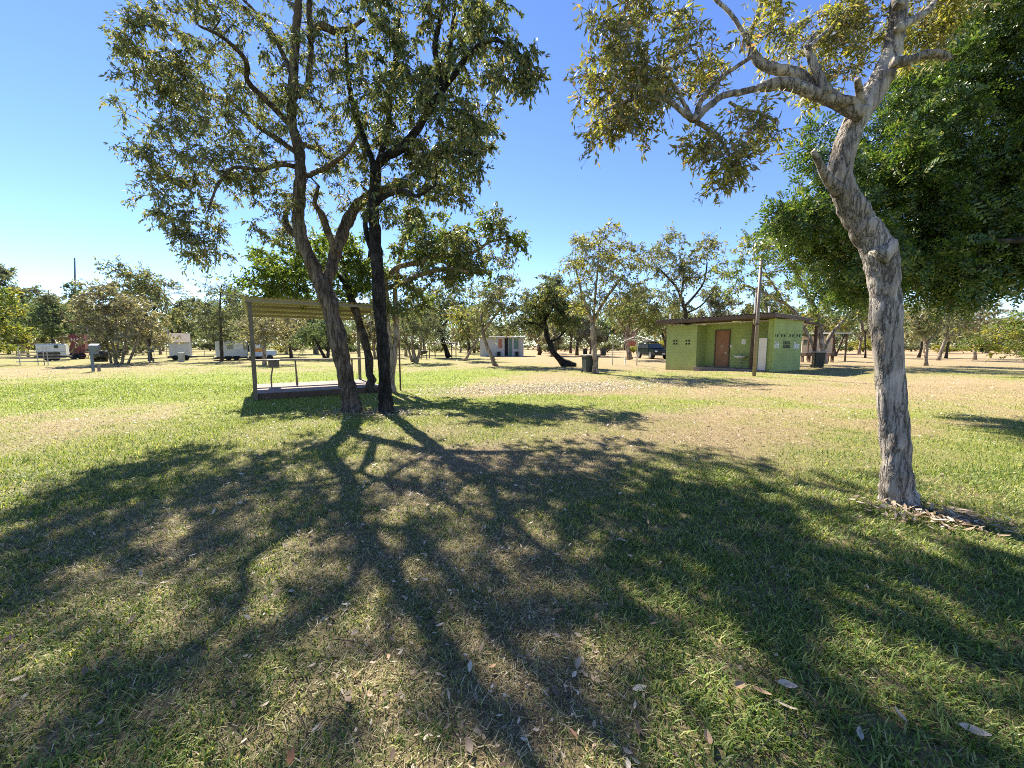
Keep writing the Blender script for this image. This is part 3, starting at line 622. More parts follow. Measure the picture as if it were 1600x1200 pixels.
B5 = [blob(930, 18, 26, 30, d, .25, 8), blob(975, 20, 40, 30, d + .2, .3, 13), blob(1030, 0, 45, 22, d + .2, .3, 7), blob(960, 62, 34, 22, d, .3, 11), blob(1060, 25, 25, 25, d, .2, 3),
      blob(925, 140, 28, 24, d - .1, .25, 10), blob(960, 130, 45, 40, d, .4, 19), blob(1010, 120, 50, 42, d, .45, 21), blob(1010, 165, 45, 28, d - .1, .35, 11), blob(935, 195, 30, 20, d - .1, .22, 9), blob(985, 195, 40, 22, d - .1, .25, 10), blob(1065, 105, 42, 40, d + .1, .45, 14), blob(1110, 100, 40, 34, d + .1, .45, 14),
      blob(1095, 232, 28, 20, d - .2, .2, 8), blob(1140, 240, 32, 26, d - .2, .25, 10), blob(1125, 275, 20, 20, d - .2, .15, 5), blob(1165, 190, 30, 30, d - .2, .3, 7), blob(1195, 195, 28, 36, d - .2, .25, 7), blob(1155, 262, 18, 18, d - .2, .15, 3),
      blob(1195, 30, 26, 38, d + .2, .3, 8), blob(1225, 60, 28, 24, d + .2, .3, 6)]
B5b = [blob(1275, 55, 40, 36, d + .7, .4, 20), blob(1320, 60, 44, 44, d + .7, .45, 26), blob(1300, 110, 34, 26, d + .7, .35, 12), blob(1265, 150, 22, 22, d + .6, .25, 7), blob(1440, 45, 44, 30, d + .7, .4, 18), blob(1350, 15, 44, 26, d + .6, .4, 16), blob(1480, 20, 50, 34, d + .7, .45, 18), blob(1440, 80, 34, 18, d + .8, .3, 8), blob(1360, 60, 26, 40, d + .9, .3, 10),
       blob(1320, -150, 130, 80, d + .6, .9, 16), blob(1520, -150, 110, 80, d + .3, .9, 9), blob(1180, -120, 110, 70, d + .5, .7, 8)]
L5 = [(p_, [q * .92 for q in r_]) for p_, r_ in L5]
rt = make_tree("paperbark_tree", "nearest tree, pale flaky paperbark trunk bending left with broken limb stubs", gbase(1405, 790), L5, B5 + B5b, M["leaf_paper"], M["bark_paper"], 5, rc=0.16, per=49, bgain=1.7, L=0.064, W=0.0185, droop=0.28, sides=40, step=0.03, bulk=0.22, rough=0.012, twig_r=0.003, leaf2=M["leaf_yellow"], frac2=0.42, flare=1.42)

# --- dense dark rain tree behind it, trunk out of frame on the right
d = 9.0
L6 = [([np.array([13.6, 8.6, 0.0]), np.array([13.3, 8.7, 1.6]), np.array([12.9, 8.9, 3.0])], [0.42, 0.36, 0.34]),
      ([np.array([13.0, 8.9, 2.8]), np.array([11.6, 9.0, 4.2]), np.array([10.2, 9.0, 5.0]), np.array([8.6, 9.2, 5.0])], [0.22, 0.17, 0.12, 0.06]), ([np.array([12.9, 8.9, 2.9]), np.array([12.4, 9.2, 5.2]), np.array([11.6, 9.6, 7.2]), np.array([10.6, 9.8, 8.6])], [0.24, 0.18, 0.12, 0.06]),
      ([np.array([13.0, 8.9, 2.8]), np.array([14.2, 9.3, 5.0]), np.array([14.8, 9.6, 7.5])], [0.22, 0.15, 0.08]), ([np.array([12.8, 8.9, 3.0]), np.array([11.3, 8.2, 3.6]), np.array([9.8, 8.0, 3.6])], [0.15, 0.1, 0.05])]
B6 = [blob(1275, 360, 46, 44, d + .3, .9, 26), blob(1250, 335, 24, 18, d, .5, 6), blob(1230, 318, 18, 8, d, .3, 3), blob(1325, 395, 50, 44, d, 1.0, 30), blob(1300, 300, 30, 36, d + .4, .8, 11), blob(1290, 235, 22, 26, d + .4, .6, 6), blob(1265, 215, 16, 10, d + .4, .4, 3),
      blob(1420, 200, 60, 80, d + .6, 1.2, 46), blob(1380, 290, 50, 60, d + .5, 1.2, 34), blob(1430, 330, 70, 70, d + .2, 1.2, 52), blob(1420, 420, 70, 44, d, 1.2, 44), blob(1490, 110, 60, 70, d + .6, 1.2, 40), blob(1520, 240, 80, 90, d + .4, 1.4, 70), blob(1510, 370, 80, 70, d + .2, 1.4, 64), blob(1490, 440, 60, 26, d - .2, 1.0, 24),
      blob(1580, 130, 60, 90, d + .4, 1.4, 46), blob(1600, 300, 70, 100, d + .2, 1.4, 60), blob(1580, 420, 44, 26, d - .2, 1.0, 16), blob(1560, 20, 80, 60, d + .6, 1.4, 36), blob(1700, 200, 90, 150, d, 1.6, 50), blob(1610, -60, 120, 60, d, 1.6, 34), blob(1280, 435, 40, 30, d + 1.2, .9, 8), blob(1330, 462, 36, 16, d + .6, .8, 5)]
make_tree("rain_tree", "dense dark green feathery tree filling the right edge behind the paperbark", (13.6, 8.6, 0.0), L6, B6, M["leaf_rain"], M["bark_dark"], 6, rc=0.46, per=21, L=0.34, W=0.115, droop=0.15, frond=True, sides=14, twigs=7)

# --- trees around the toilet block and middle distance
def mid_tree(label, base_px, stems, blobs, leaf, bark, seed, d=None, dr=2.0, rc=0.7, per=56, L=0.24, W=0.085, droop=0.3, name="gum_tree", group=None, leaf2=None, frac2=.3, cat="tree", twig_r=0.012):
    b = gbase(*base_px); d = b[1] if d is None else d
    s = d / 28.0
    if leaf2 is None: leaf2 = None
    return make_tree(name, label, b, [limb(d, q) for q in stems], [blob(a, c, e, f, d + (g_[0] if g_ else 0), dr, n) for (a, c, e, f, n, *g_) in blobs], leaf, bark, seed, rc=rc * s, per=per, L=L * s, W=W * s, droop=droop,
                     sides=8, step=0.3 * s, twig_r=twig_r * s, twigs=7, group=group, leaf2=leaf2, frac2=frac2, cat=cat)
mid_tree("big yellow green gum spreading over the roof behind the toilet block", (1287, 566), [[(1288, 567, 5), (1284, 540, 4.5), (1282, 515, 4.5), (1276, 490, 4), (1262, 460, 3.5), (1240, 420, 2.5), (1215, 380, 1.5)], [(1288, 545, 4), (1298, 524, 3.5), (1315, 503, 3), (1330, 485, 2)],
         [(1276, 560, 3.5), (1268, 535, 3.5), (1256, 512, 3.5), (1240, 485, 3), (1218, 470, 2.5), (1190, 455, 2), (1160, 445, 1.3)], [(1224, 472, 2), (1205, 440, 1.8), (1185, 420, 1.2)]],
         [(1200, 370, 44, 34, 30), (1250, 345, 50, 40, 36), (1230, 410, 50, 40, 34), (1300, 380, 40, 40, 16), (1150, 415, 36, 30, 20), (1170, 385, 26, 20, 8), (1180, 460, 36, 22, 10), (1290, 420, 46, 44, 26), (1320, 465, 34, 26, 14), (1275, 485, 34, 14, 10), (1140, 455, 26, 18, 5), (1245, 460, 44, 20, 12), (1300, 500, 30, 10, 5)],
         M["leaf_bright"], M["bark_pale"], 21, d=30, leaf2=M["leaf_yellow"], frac2=0.4, dr=2.6)
mid_tree("open crowned gum with curved limbs against sky behind the toilet block", (1080, 566), [[(1080, 566, 4), (1078, 530, 4), (1072, 500, 3.5), (1068, 478, 3.2), (1060, 455, 2.5), (1045, 435, 1.8), (1030, 420, 1.2)], [(1068, 480, 2.5), (1085, 462, 2), (1100, 440, 1.6), (1105, 410, 1.2)], [(1064, 465, 2), (1068, 430, 1.6), (1062, 400, 1.2)], [(1071, 490, 1.6), (1095, 478, 1.4), (1115, 455, 1)]],
         [(1050, 390, 32, 24, 20), (1088, 395, 22, 22, 10), (1105, 385, 16, 16, 6), (1040, 430, 30, 26, 14), (1075, 430, 34, 22, 12), (1110, 440, 16, 22, 7), (1020, 410, 20, 20, 6), (1030, 465, 34, 22, 14), (1060, 475, 30, 10, 6)], M["leaf_gum"], M["bark_dark"], 22, d=38, dr=3)
mid_tree("pale trunked round crowned gum rising behind the green bin", (931, 583), [[(931, 583, 4.5), (929, 550, 4), (927, 520, 3.8), (926, 502, 3.6)], [(926, 504, 3), (918, 482, 2.5), (908, 455, 2), (900, 420, 1.4)], [(927, 504, 3), (938, 480, 2.6), (955, 455, 2.2), (975, 430, 1.4)], [(927, 500, 2.4), (930, 465, 2), (934, 420, 1.5), (936, 385, 1)]],
         [(912, 388, 34, 24, 20), (945, 378, 34, 24, 18), (895, 425, 24, 34, 14), (935, 425, 44, 34, 28), (975, 410, 30, 34, 18), (980, 455, 30, 24, 14), (945, 470, 36, 20, 14), (905, 470, 26, 22, 10), (1000, 400, 14, 22, 5)], M["leaf_gum"], M["bark_pale"], 23, dr=2.2, leaf2=M["leaf_yellow"], frac2=0.25, rc=.8)
mid_tree("dark green tree with black trunk lying low then curving up beside the bin", (897, 572), [[(899, 572, 5), (886, 570, 5.5), (874, 562, 5), (864, 548, 4.5), (857, 532, 4), (853, 515, 3.5), (850, 490, 2.5)], [(858, 534, 2.5), (872, 528, 2), (885, 515, 1.4)], [(853, 515, 2.5), (836, 505, 2), (822, 505, 1.2)], [(852, 500, 2.5), (866, 475, 2), (872, 455, 1.2)]],
         [(858, 455, 26, 18, 16), (845, 480, 34, 22, 26), (880, 470, 26, 24, 18), (830, 505, 22, 18, 12), (868, 500, 30, 18, 16), (890, 500, 16, 16, 7), (850, 440, 12, 10, 3)], M["leaf_gum_dark"], M["bark_black"], 24, dr=2.0, L=.27, W=.11)
mid_tree("grey green tree on a bare trunk leaning left in front of the white building", (775, 571), [[(775, 572, 3.4), (769, 560, 3.2), (762, 545, 3), (757, 530, 2.8), (753, 512, 2.4), (752, 490, 1.8)], [(755, 520, 2), (768, 500, 1.8), (785, 480, 1.3)], [(754, 512, 1.8), (742, 498, 1.4), (730, 490, 1)]],
         [(760, 455, 30, 20, 18), (790, 448, 24, 18, 14), (775, 480, 36, 22, 24), (745, 495, 24, 20, 12), (800, 480, 20, 20, 9), (795, 510, 22, 12, 8), (765, 515, 22, 12, 7)], M["leaf_gum"], M["bark_pale"], 25, dr=2.2)
mid_tree("small yellowish tree leaning right near the flat roofed shelter", (727, 564), [[(726, 564, 2.2), (733, 552, 2), (741, 540, 1.8), (748, 526, 1.5), (745, 505, 1.1)], [(741, 540, 1.3), (734, 520, 1.2), (726, 500, .9)]], [(722, 500, 20, 16, 12), (712, 485, 18, 14, 9), (740, 490, 20, 18, 10), (735, 515, 22, 12, 8)], M["leaf_gum"], M["bark_pale"], 26, dr=2, leaf2=M["leaf_yellow"], frac2=.5)
mid_tree("dark tree with thick black leaning trunk behind the flat roofed shelter", (700, 558), [[(701, 558, 3.6), (697, 546, 3.4), (692, 530, 3.2), (688, 512, 2.8), (690, 490, 2)], [(690, 520, 1.8), (676, 505, 1.5), (665, 490, 1)], [(689, 512, 1.8), (704, 495, 1.4), (715, 475, 1)]],
         [(690, 470, 26, 20, 18), (705, 495, 20, 16, 10), (672, 490, 22, 18, 12), (715, 460, 18, 16, 8), (695, 520, 16, 10, 4)], M["leaf_gum_dark"], M["bark_black"], 27, d=47, dr=3)
mid_tree("grey green many stemmed tree with pale trunks right of the forked gum", (650, 567), [[(650, 567, 3), (646, 550, 2.8), (644, 530, 2.4), (648, 505, 1.6)], [(652, 566, 2.4), (656, 548, 2), (660, 525, 1.5)], [(644, 566, 2.2), (638, 545, 1.8), (630, 520, 1.2)]], [(640, 500, 30, 22, 20), (665, 500, 22, 20, 14), (650, 480, 26, 16, 12), (630, 525, 24, 14, 8), (665, 525, 18, 12, 6)], M["leaf_far"], M["bark_pale"], 28, dr=2.5)
mid_tree("brownish olive many stemmed bushy tree behind the blue power box", (185, 569), [[(182, 569, 2.8), (178, 545, 2.4), (172, 515, 1.8), (160, 480, 1.2)], [(190, 569, 2.8), (194, 545, 2.2), (200, 510, 1.6), (195, 470, 1)], [(174, 568, 2.4), (168, 540, 2), (154, 505, 1.4)], [(200, 568, 2.4), (212, 540, 2), (222, 505, 1.4)], [(185, 560, 2), (183, 520, 1.6), (178, 470, 1)]],
         [(152, 455, 28, 18, 16), (158, 485, 22, 24, 16), (180, 470, 36, 24, 26), (215, 490, 26, 26, 18), (175, 510, 40, 26, 28), (225, 520, 20, 16, 9), (166, 535, 18, 12, 5), (195, 540, 30, 12, 8)], M["leaf_brown"], M["bark_pale"], 29, dr=2.6, W=.10)
mid_tree("tall dark trunked gum rising behind the brownish bushy tree", (236, 565), [[(236, 566, 4), (233, 545, 3.6), (231, 520, 3.2), (228, 490, 2.6), (222, 460, 2), (212, 430, 1.4)], [(230, 505, 2), (242, 480, 1.7), (250, 455, 1.2)]], [(208, 428, 28, 20, 18), (238, 445, 22, 20, 12), (245, 478, 20, 24, 13), (220, 455, 22, 16, 9), (255, 505, 14, 20, 8), (195, 450, 20, 16, 7)], M["leaf_gum"], M["bark_dark"], 30, d=38, dr=2.6)
mid_tree("dark green leafy tree behind the white caravan on the left", (85, 566), [[(85, 566, 3), (84, 545, 2.6), (80, 520, 2), (76, 500, 1.3)]], [(75, 495, 26, 18, 20), (95, 505, 24, 20, 18), (110, 520, 16, 16, 8), (65, 515, 18, 14, 7)], M["leaf_far_green"], M["bark_dark"], 31, d=52, dr=3.5)
mid_tree("yellow green tree cut by the left edge of the picture", (-14, 570), [[(-14, 570, 4), (-12, 545, 3.4), (-8, 515, 2.8), (-4, 480, 2)]], [(5, 510, 22, 22, 20), (-8, 480, 22, 26, 18), (2, 455, 14, 14, 7), (-10, 540, 16, 12, 5), (18, 530, 12, 10, 4)], M["leaf_bright"], M["bark_dark"], 32, d=30, dr=2, leaf2=M["leaf_yellow"], frac2=.5)
mid_tree("wispy thin gum with brown foliage behind the long white cabin", (342, 566), [[(347, 566, 3), (346, 540, 2.8), (345, 510, 2.2), (344, 475, 1.5), (346, 445, 1)], [(345, 500, 1.5), (330, 480, 1.2), (318, 470, .8)]], [(350, 450, 14, 16, 7), (335, 475, 24, 18, 14), (360, 485, 20, 20, 13), (340, 505, 26, 18, 16), (318, 495, 16, 16, 8), (370, 465, 14, 16, 6), (345, 530, 22, 12, 7)], M["leaf_far"], M["bark_dark"], 33, d=37, dr=2.4, per=42)
mid_tree("brown leaved gum seen through the shelter from its left post", (413, 571), [[(413, 572, 3.6), (413, 545, 3.2), (411, 520, 2.6), (406, 495, 1.6)], [(412, 525, 2), (424, 505, 1.5), (432, 490, 1)]], [(405, 500, 28, 20, 18), (435, 500, 24, 20, 14), (420, 525, 28, 14, 12), (395, 520, 16, 14, 6)], M["leaf_brown"], M["bark_pale"], 34, d=31, dr=2.4)
mid_tree("dark green tree with leaning trunk in the middle of the shelter opening", (508, 562), [[(508, 562, 3), (503, 550, 2.8), (496, 538, 2.4), (490, 525, 1.8)], [(512, 562, 3), (513, 540, 2.6), (510, 515, 2)]], [(490, 520, 26, 16, 18), (515, 515, 22, 18, 14), (470, 530, 18, 12, 8), (505, 500, 22, 12, 10)], M["leaf_far_green"], M["bark_dark"], 35, d=40, dr=3)
mid_tree("brown green gum between the shelter posts beside the leaning trunk", (455, 560), [[(455, 561, 2.4), (453, 540, 2), (456, 515, 1.4)]], [(455, 505, 24, 18, 18), (465, 525, 20, 12, 9), (440, 520, 14, 12, 6)], M["leaf_brown"], M["bark_dark"], 36, d=46, dr=3)
mid_tree("short paperbark with straight pale trunk just right of the near paperbark", (1447, 571), [[(1447, 572, 3.4), (1447, 550, 3.1), (1449, 533, 2.8)], [(1449, 536, 2.2), (1440, 520, 1.8), (1430, 500, 1.2)], [(1449, 536, 2.2), (1462, 520, 1.7), (1470, 498, 1.2)]], [(1432, 495, 28, 20, 20), (1465, 490, 26, 20, 18), (1450, 515, 28, 12, 11), (1420, 520, 16, 14, 7), (1440, 475, 24, 12, 9)], M["leaf_gum"], M["bark_pale"], 37, dr=2.2, leaf2=M["leaf_brown"], frac2=.4)
mid_tree("pale paperbark leaning right among the trees at the right", (1466, 563), [[(1466, 563, 3.2), (1471, 548, 2.9), (1477, 530, 2.4), (1482, 508, 1.6)], [(1476, 533, 1.8), (1490, 518, 1.4), (1500, 505, 1)]], [(1482, 495, 28, 18, 20), (1500, 510, 20, 14, 9), (1475, 478, 22, 12, 9), (1465, 515, 14, 12, 5)], M["leaf_brown"], M["bark_pale"], 38, dr=2.6, leaf2=M["leaf_gum"], frac2=.5)
mid_tree("dark leaning paperbark behind the pale one leaning right", (1478, 560), [[(1478, 560, 2.6), (1480, 545, 2.4), (1485, 525, 1.8)]], [(1490, 510, 22, 16, 14), (1505, 525, 16, 10, 6)], M["leaf_gum"], M["bark_dark"], 39, dr=2.6)
mid_tree("straight thick trunked paperbark standing alone near the right edge", (1523, 562), [[(1523, 563, 3.2), (1523, 540, 3), (1524, 520, 2.8), (1525, 500, 2.2)], [(1524, 512, 1.6), (1536, 498, 1.3), (1545, 485, .9)], [(1524, 508, 1.6), (1512, 496, 1.3), (1505, 480, .9)]], [(1515, 490, 24, 12, 12), (1540, 495, 20, 12, 9), (1528, 478, 24, 12, 10)], M["leaf_brown"], M["bark_pale"], 40, dr=2.4, per=35)
mid_tree("small dark trunked paperbark furthest left of the right hand group", (1437, 559), [[(1435, 559, 2.6), (1439, 545, 2.3), (1442, 525, 1.6)]], [(1440, 510, 20, 16, 13), (1425, 520, 14, 10, 5)], M["leaf_far"], M["bark_dark"], 41, dr=2.6)
mid_tree("slender dark sapling with forked top left of the near paperbark", (1351, 559), [[(1352, 559, 1.6), (1352, 540, 1.4), (1352, 520, 1.2)], [(1352, 521, 1), (1346, 508, .8), (1342, 492, .6)], [(1352, 521, 1), (1360, 507, .8), (1362, 492, .6)]], [(1342, 488, 12, 10, 6), (1364, 486, 10, 10, 5), (1352, 478, 14, 8, 5)], M["leaf_far"], M["bark_dark"], 42, dr=1.6, per=35)
mid_tree("leafy yellow green shrub hanging into the right edge of the picture", (1640, 590), [[(1640, 590, 4), (1630, 560, 3.5), (1615, 535, 3), (1595, 525, 2)]], [(1590, 530, 28, 18, 20), (1570, 518, 22, 12, 10), (1605, 505, 26, 16, 14), (1560, 535, 12, 8, 3), (1625, 530, 24, 30, 18), (1600, 550, 16, 8, 4)], M["leaf_bright"], M["bark_pale"], 43, dr=1.6, leaf2=M["leaf_yellow"], frac2=.5, name="leafy_shrub", cat="shrub")
mid_tree("brown barked gum beside the clothes line with spreading dark limbs", (983, 561), [[(984, 561, 4), (981, 545, 3.6), (979, 525, 3.2), (985, 500, 2.4), (995, 480, 1.6)], [(980, 528, 2.2), (1000, 512, 2), (1020, 500, 1.4)], [(980, 520, 2), (966, 500, 1.6), (958, 485, 1)]], [(985, 475, 30, 22, 20), (1015, 485, 26, 22, 16), (960, 490, 22, 20, 12), (1025, 505, 20, 14, 8), (990, 505, 34, 14, 10), (1005, 455, 24, 18, 10)], M["leaf_bright"], M["bark_pale"], 44, d=41, dr=3, leaf2=M["leaf_gum"], frac2=.5)
mid_tree("dark thin trunked gum behind the right pergola frame", (1303, 555), [[(1304, 556, 3.4), (1302, 540, 2.6), (1303, 515, 1.8)], [(1306, 555, 1.6), (1315, 535, 1.4), (1325, 510, 1)]], [(1310, 505, 20, 14, 12), (1330, 498, 16, 12, 7), (1300, 495, 16, 10, 6)], M["leaf_gum"], M["bark_dark"], 45, d=50, dr=2.5)
mid_tree("olive gum with twisting limbs over the far parked car", (1040, 560), [[(1042, 560, 3), (1040, 535, 2.6), (1030, 515, 2), (1015, 500, 1.3)], [(1040, 530, 1.8), (1052, 510, 1.4), (1060, 495, 1)]], [(1015, 495, 24, 18, 15), (1045, 490, 26, 18, 15), (1030, 515, 26, 10, 8), (1060, 505, 14, 12, 5)], M["leaf_gum"], M["bark_dark"], 46, d=52, dr=3)

# --- far tree line: six kinds, copied
protos = []
def far_proto(seed, h, w, leaf, bark, open_):
    rng = np.random.default_rng(seed)
    st = [([np.zeros(3), np.array([rng.normal(0, .2), 0, h * .25]), np.array([rng.normal(0, .5), rng.normal(0, .4), h * .5]), np.array([rng.normal(0, .8), rng.normal(0, .6), h * .8])], [.2, .17, .13, .05])]
    for q in range(3):
        a = rng.uniform(0, 6.28); st.append(([st[0][0][1] * .9, np.array([math.cos(a) * w * .3, math.sin(a) * w * .3, h * .5]), np.array([math.cos(a) * w * .5, math.sin(a) * w * .5, h * .72])], [.13, .09, .04]))
    bl = []
    for q in range(8):
        a = rng.uniform(0, 6.28); rr_ = rng.uniform(.1, .62) * w; z = rng.uniform(.36, .88) * h
        bl.append((np.array([math.cos(a) * rr_, math.sin(a) * rr_, z]), (w * rng.uniform(.22, .38),) * 2 + (h * rng.uniform(.08, .15),), 8))
    return make_tree("distant_tree", "distant gum", (0, 0, 0), st, bl, leaf, bark, seed, rc=0.85, per=49, L=0.42, W=0.16, droop=.3, sides=6, step=.8, twig_r=.02, twigs=7)
for i, (h, w, lf, bk) in enumerate(((9.5, 4.2, "leaf_far", "bark_pale"), (8, 4.6, "leaf_far_green", "bark_dark"), (11, 4.4, "leaf_far", "bark_dark"), (7, 4.0, "leaf_brown", "bark_pale"), (9, 5.0, "leaf_far_green", "bark_pale"), (6, 4.0, "leaf_far", "bark_pale"))):
    protos.append(far_proto(100 + i, h, w, M[lf], M[bk], .5))
rngf = random.Random(77)
spots = []
for (y0, y1, n) in ((58, 70, 22), (72, 90, 26), (95, 130, 34)):
    for q in range(n):
        u = -1.48 + 2.96 * (q + rngf.uniform(.1, .9)) / n
        spots.append((u, rngf.uniform(y0, y1)))
for q in range(17):
    u = -1.42 + 1.70 * (q + rngf.uniform(.2, .8)) / 17
    if not -.20 < u < .10: spots.append((u, rngf.uniform(46, 55)))
used = [False] * 6
BANDS = [(-9, "distant gum tree beyond the caravans, far left of the shelter"), (-.62, "distant gum tree seen through and behind the open shelter"), (-.3, "distant gum tree on the horizon behind the white cabin block"), (.12, "distant gum tree between the bin and the toilet block"), (.42, "distant gum tree behind the green toilet block roof"), (.78, "distant gum tree beyond the red earth on the far right")]
for (u, yy) in spots:
    if (u > 1.0 and yy < 72) or (0.42 < u < .6 and yy < 100 and rngf.random() < .6): continue
    k = rngf.randrange(6)
    o = protos[k] if not used[k] else copy_tree(protos[k]); used[k] = True
    s = rngf.uniform(.9, 1.4) * (1.2 if yy > 95 else 1.0) * (0.8 if u > .8 else 1.0) * (.72 if yy < 57 else 1.0); o.scale = (s, s, s * rngf.uniform(.9, 1.1)); o.rotation_euler = (0, 0, rngf.uniform(0, 6.28))
    o.location = (u * yy, yy, g0(u * yy, yy))
    lab = [t for (q, t) in BANDS if u >= q][-1]
    tag(o, lab, "tree", "distant trees along the horizon")

# --- low scrub along the horizon
def scrub_proto(seed, leaf):
    rng = np.random.default_rng(seed)
    st = [([np.zeros(3), np.array([math.cos(a) * .25, math.sin(a) * .25, .8]), np.array([math.cos(a) * .7, math.sin(a) * .7, 1.5])], [.05, .04, .02]) for a in (0, 1.6, 3.3, 4.8)]
    return make_tree("scrub_bush", "low bush", (0, 0, 0), st, [(np.array([0, 0, 1.25]), (1.6, 1.6, .8), 26), (np.array([.7, .3, .8]), (1.2, 1.2, .5), 12)], leaf, M["bark_dark"], seed, rc=.45, per=42, L=.3, W=.12, droop=.1, sides=5, step=.5, twig_r=.012, cat="shrub")
sp = [scrub_proto(140, M["leaf_far"]), scrub_proto(141, M["leaf_yellow"]), scrub_proto(142, M["leaf_far_green"])]
su = [False] * 3
for q in range(46):
    u = -1.45 + 2.9 * (q + rngf.uniform(0, 1)) / 46; yy = rngf.uniform(70, 110); k = rngf.choice([0, 0, 1, 2])
    o = sp[k] if not su[k] else copy_tree(sp[k]); su[k] = True
    s = rngf.uniform(.7, 1.5); o.scale = (s * 1.3, s * 1.3, s); o.rotation_euler = (0, 0, rngf.uniform(0, 6.28)); o.location = (u * yy, yy, 0)
    tag(o, "low scrubby bush under the distant trees on the " + ("left half of the horizon" if u < -.33 else "middle of the horizon" if u < .33 else "right half of the horizon"), "shrub", "low bushes along the horizon")


# ------------------------------------------------------------------ object materials
M["green_paint"] = plain("green_paint", (0.36, 0.43, 0.15), 0.75, var=0.14, scale=1.2, dirt=(0.30, 0.345, 0.15), bumpy=0.15, spec=0.25)
M["door_brown"] = plain("door_brown", (0.30, 0.135, 0.06), 0.5, var=0.15, scale=2)
M["fascia"] = plain("fascia_brown", (0.13, 0.085, 0.06), 0.7, var=0.25, scale=3)
M["roof_steel"] = plain("roof_steel", (0.42, 0.40, 0.38), 0.45, 0.5, var=0.2, scale=2, dirt=(0.25, 0.17, 0.11))
M["dark"] = plain("near_black_paint", (0.015, 0.015, 0.012), 0.8, var=0.1)  # near-black colour painted for shade inside openings; also on air conditioners
M["white"] = plain("white_paint", (0.76, 0.75, 0.71), 0.55, var=0.07, scale=2, dirt=(0.48, 0.42, 0.34))
M["cabin_white"] = plain("cabin_white", (0.50, 0.49, 0.47), 0.6, var=0.1, scale=2, dirt=(0.36, 0.31, 0.25))
M["white_sheet"] = plain("white_sheet", (0.70, 0.62, 0.55), 0.6, var=0.08, scale=2, dirt=(0.5, 0.38, 0.28))
M["black_paint"] = plain("black_lettering", (0.02, 0.022, 0.018), 0.6, var=0.1)
M["letter_white"] = plain("white_lettering", (0.80, 0.80, 0.76), 0.6, var=0.05)
M["galv"] = plain("galvanised_steel", (0.42, 0.41, 0.39), 0.5, 0.6, var=0.2, scale=5, dirt=(0.24, 0.17, 0.12))
M["brown_steel"] = plain("weathered_brown_steel", (0.27, 0.22, 0.17), 0.6, 0.3, var=0.25, scale=5, dirt=(0.15, 0.10, 0.07))
M["rust_post"] = plain("brown_post", (0.10, 0.06, 0.04), 0.7, 0.1, var=0.3, scale=4)
M["shelter_steel"] = plain("shelter_steel", (0.15, 0.125, 0.09), 0.6, 0.3, var=0.3, scale=5, dirt=(0.14, 0.085, 0.05))
M["cream_steel"] = plain("cream_roof_sheet", (0.27, 0.235, 0.165), 0.5, 0.1, var=0.12, scale=3, dirt=(0.19, 0.13, 0.08))
M["concrete"] = plain("concrete", (0.25, 0.20, 0.165), 0.9, var=0.18, scale=4, bumpy=0.3, dirt=(0.19, 0.14, 0.10))
M["bin_green"] = plain("bin_green", (0.040, 0.050, 0.046), 0.45, var=0.2, scale=4, dirt=(0.09, 0.085, 0.07))
M["bin_black"] = plain("bin_black", (0.018, 0.022, 0.020), 0.4, var=0.2, scale=4)
M["lid_pale"] = plain("pale_lid_and_sign", (0.36, 0.31, 0.23), 0.6, var=0.2, scale=5)  # pale tan puts sun glare into the green bin's lid colour
M["car_paint"] = plain("car_paint", (0.010, 0.020, 0.022), 0.18, 0.3, var=0.1, spec=0.7)
M["glass_dark"] = plain("dark_glass", (0.03, 0.04, 0.045), 0.08, 0.0, var=0.05, spec=0.8)
M["rubber"] = plain("rubber", (0.02, 0.02, 0.02), 0.85, var=0.1)
M["chrome"] = plain("bright_metal", (0.65, 0.66, 0.68), 0.25, 0.9, var=0.05)
M["maroon"] = plain("maroon_paint", (0.20, 0.045, 0.05), 0.6, 0.1, var=0.2, scale=2, dirt=(0.17, 0.07, 0.04))
M["blue_grey"] = plain("blue_grey_paint", (0.13, 0.17, 0.215), 0.55, 0.2, var=0.15, scale=4, dirt=(0.22, 0.2, 0.17))
M["shed_roof"] = plain("shed_roof", (0.42, 0.34, 0.27), 0.7, 0.1, var=0.2, scale=3)
M["van_white"] = plain("van_white", (0.62, 0.63, 0.64), 0.45, var=0.08, scale=2, dirt=(0.45, 0.42, 0.37))
M["orange"] = plain("orange_stripe", (0.55, 0.24, 0.05), 0.5, var=0.12)
M["van_blue"] = plain("pale_blue_panel", (0.42, 0.50, 0.66), 0.5, var=0.08)
M["beige_wall"] = plain("beige_wall", (0.55, 0.46, 0.33), 0.8, var=0.1, scale=2)
M["red_cloth"] = plain("red_cloth", (0.40, 0.14, 0.10), 0.9, var=0.2)
M["timber"] = plain("weathered_timber", (0.30, 0.24, 0.18), 0.85, var=0.35, scale=8)
M["plate"] = plain("number_plate", (0.7, 0.7, 0.66), 0.5, var=0.03)
M["red_sign"] = plain("red_notice", (0.42, 0.14, 0.09), 0.6, var=0.25, scale=9)
M["green_sign"] = plain("green_notice", (0.11, 0.20, 0.16), 0.6, var=0.25, scale=9)

def cyl(mb, p0, p1, r, k=10): return mb.tube([p0, p1], [r, r], k=k)
def cuboid(name, mat, parent, origin, c, size, rz=0.0, bev=0.0, rx=0.0):
    return MB().box(c, size, rz, bev, rx).build(name, mat, parent, origin=origin)

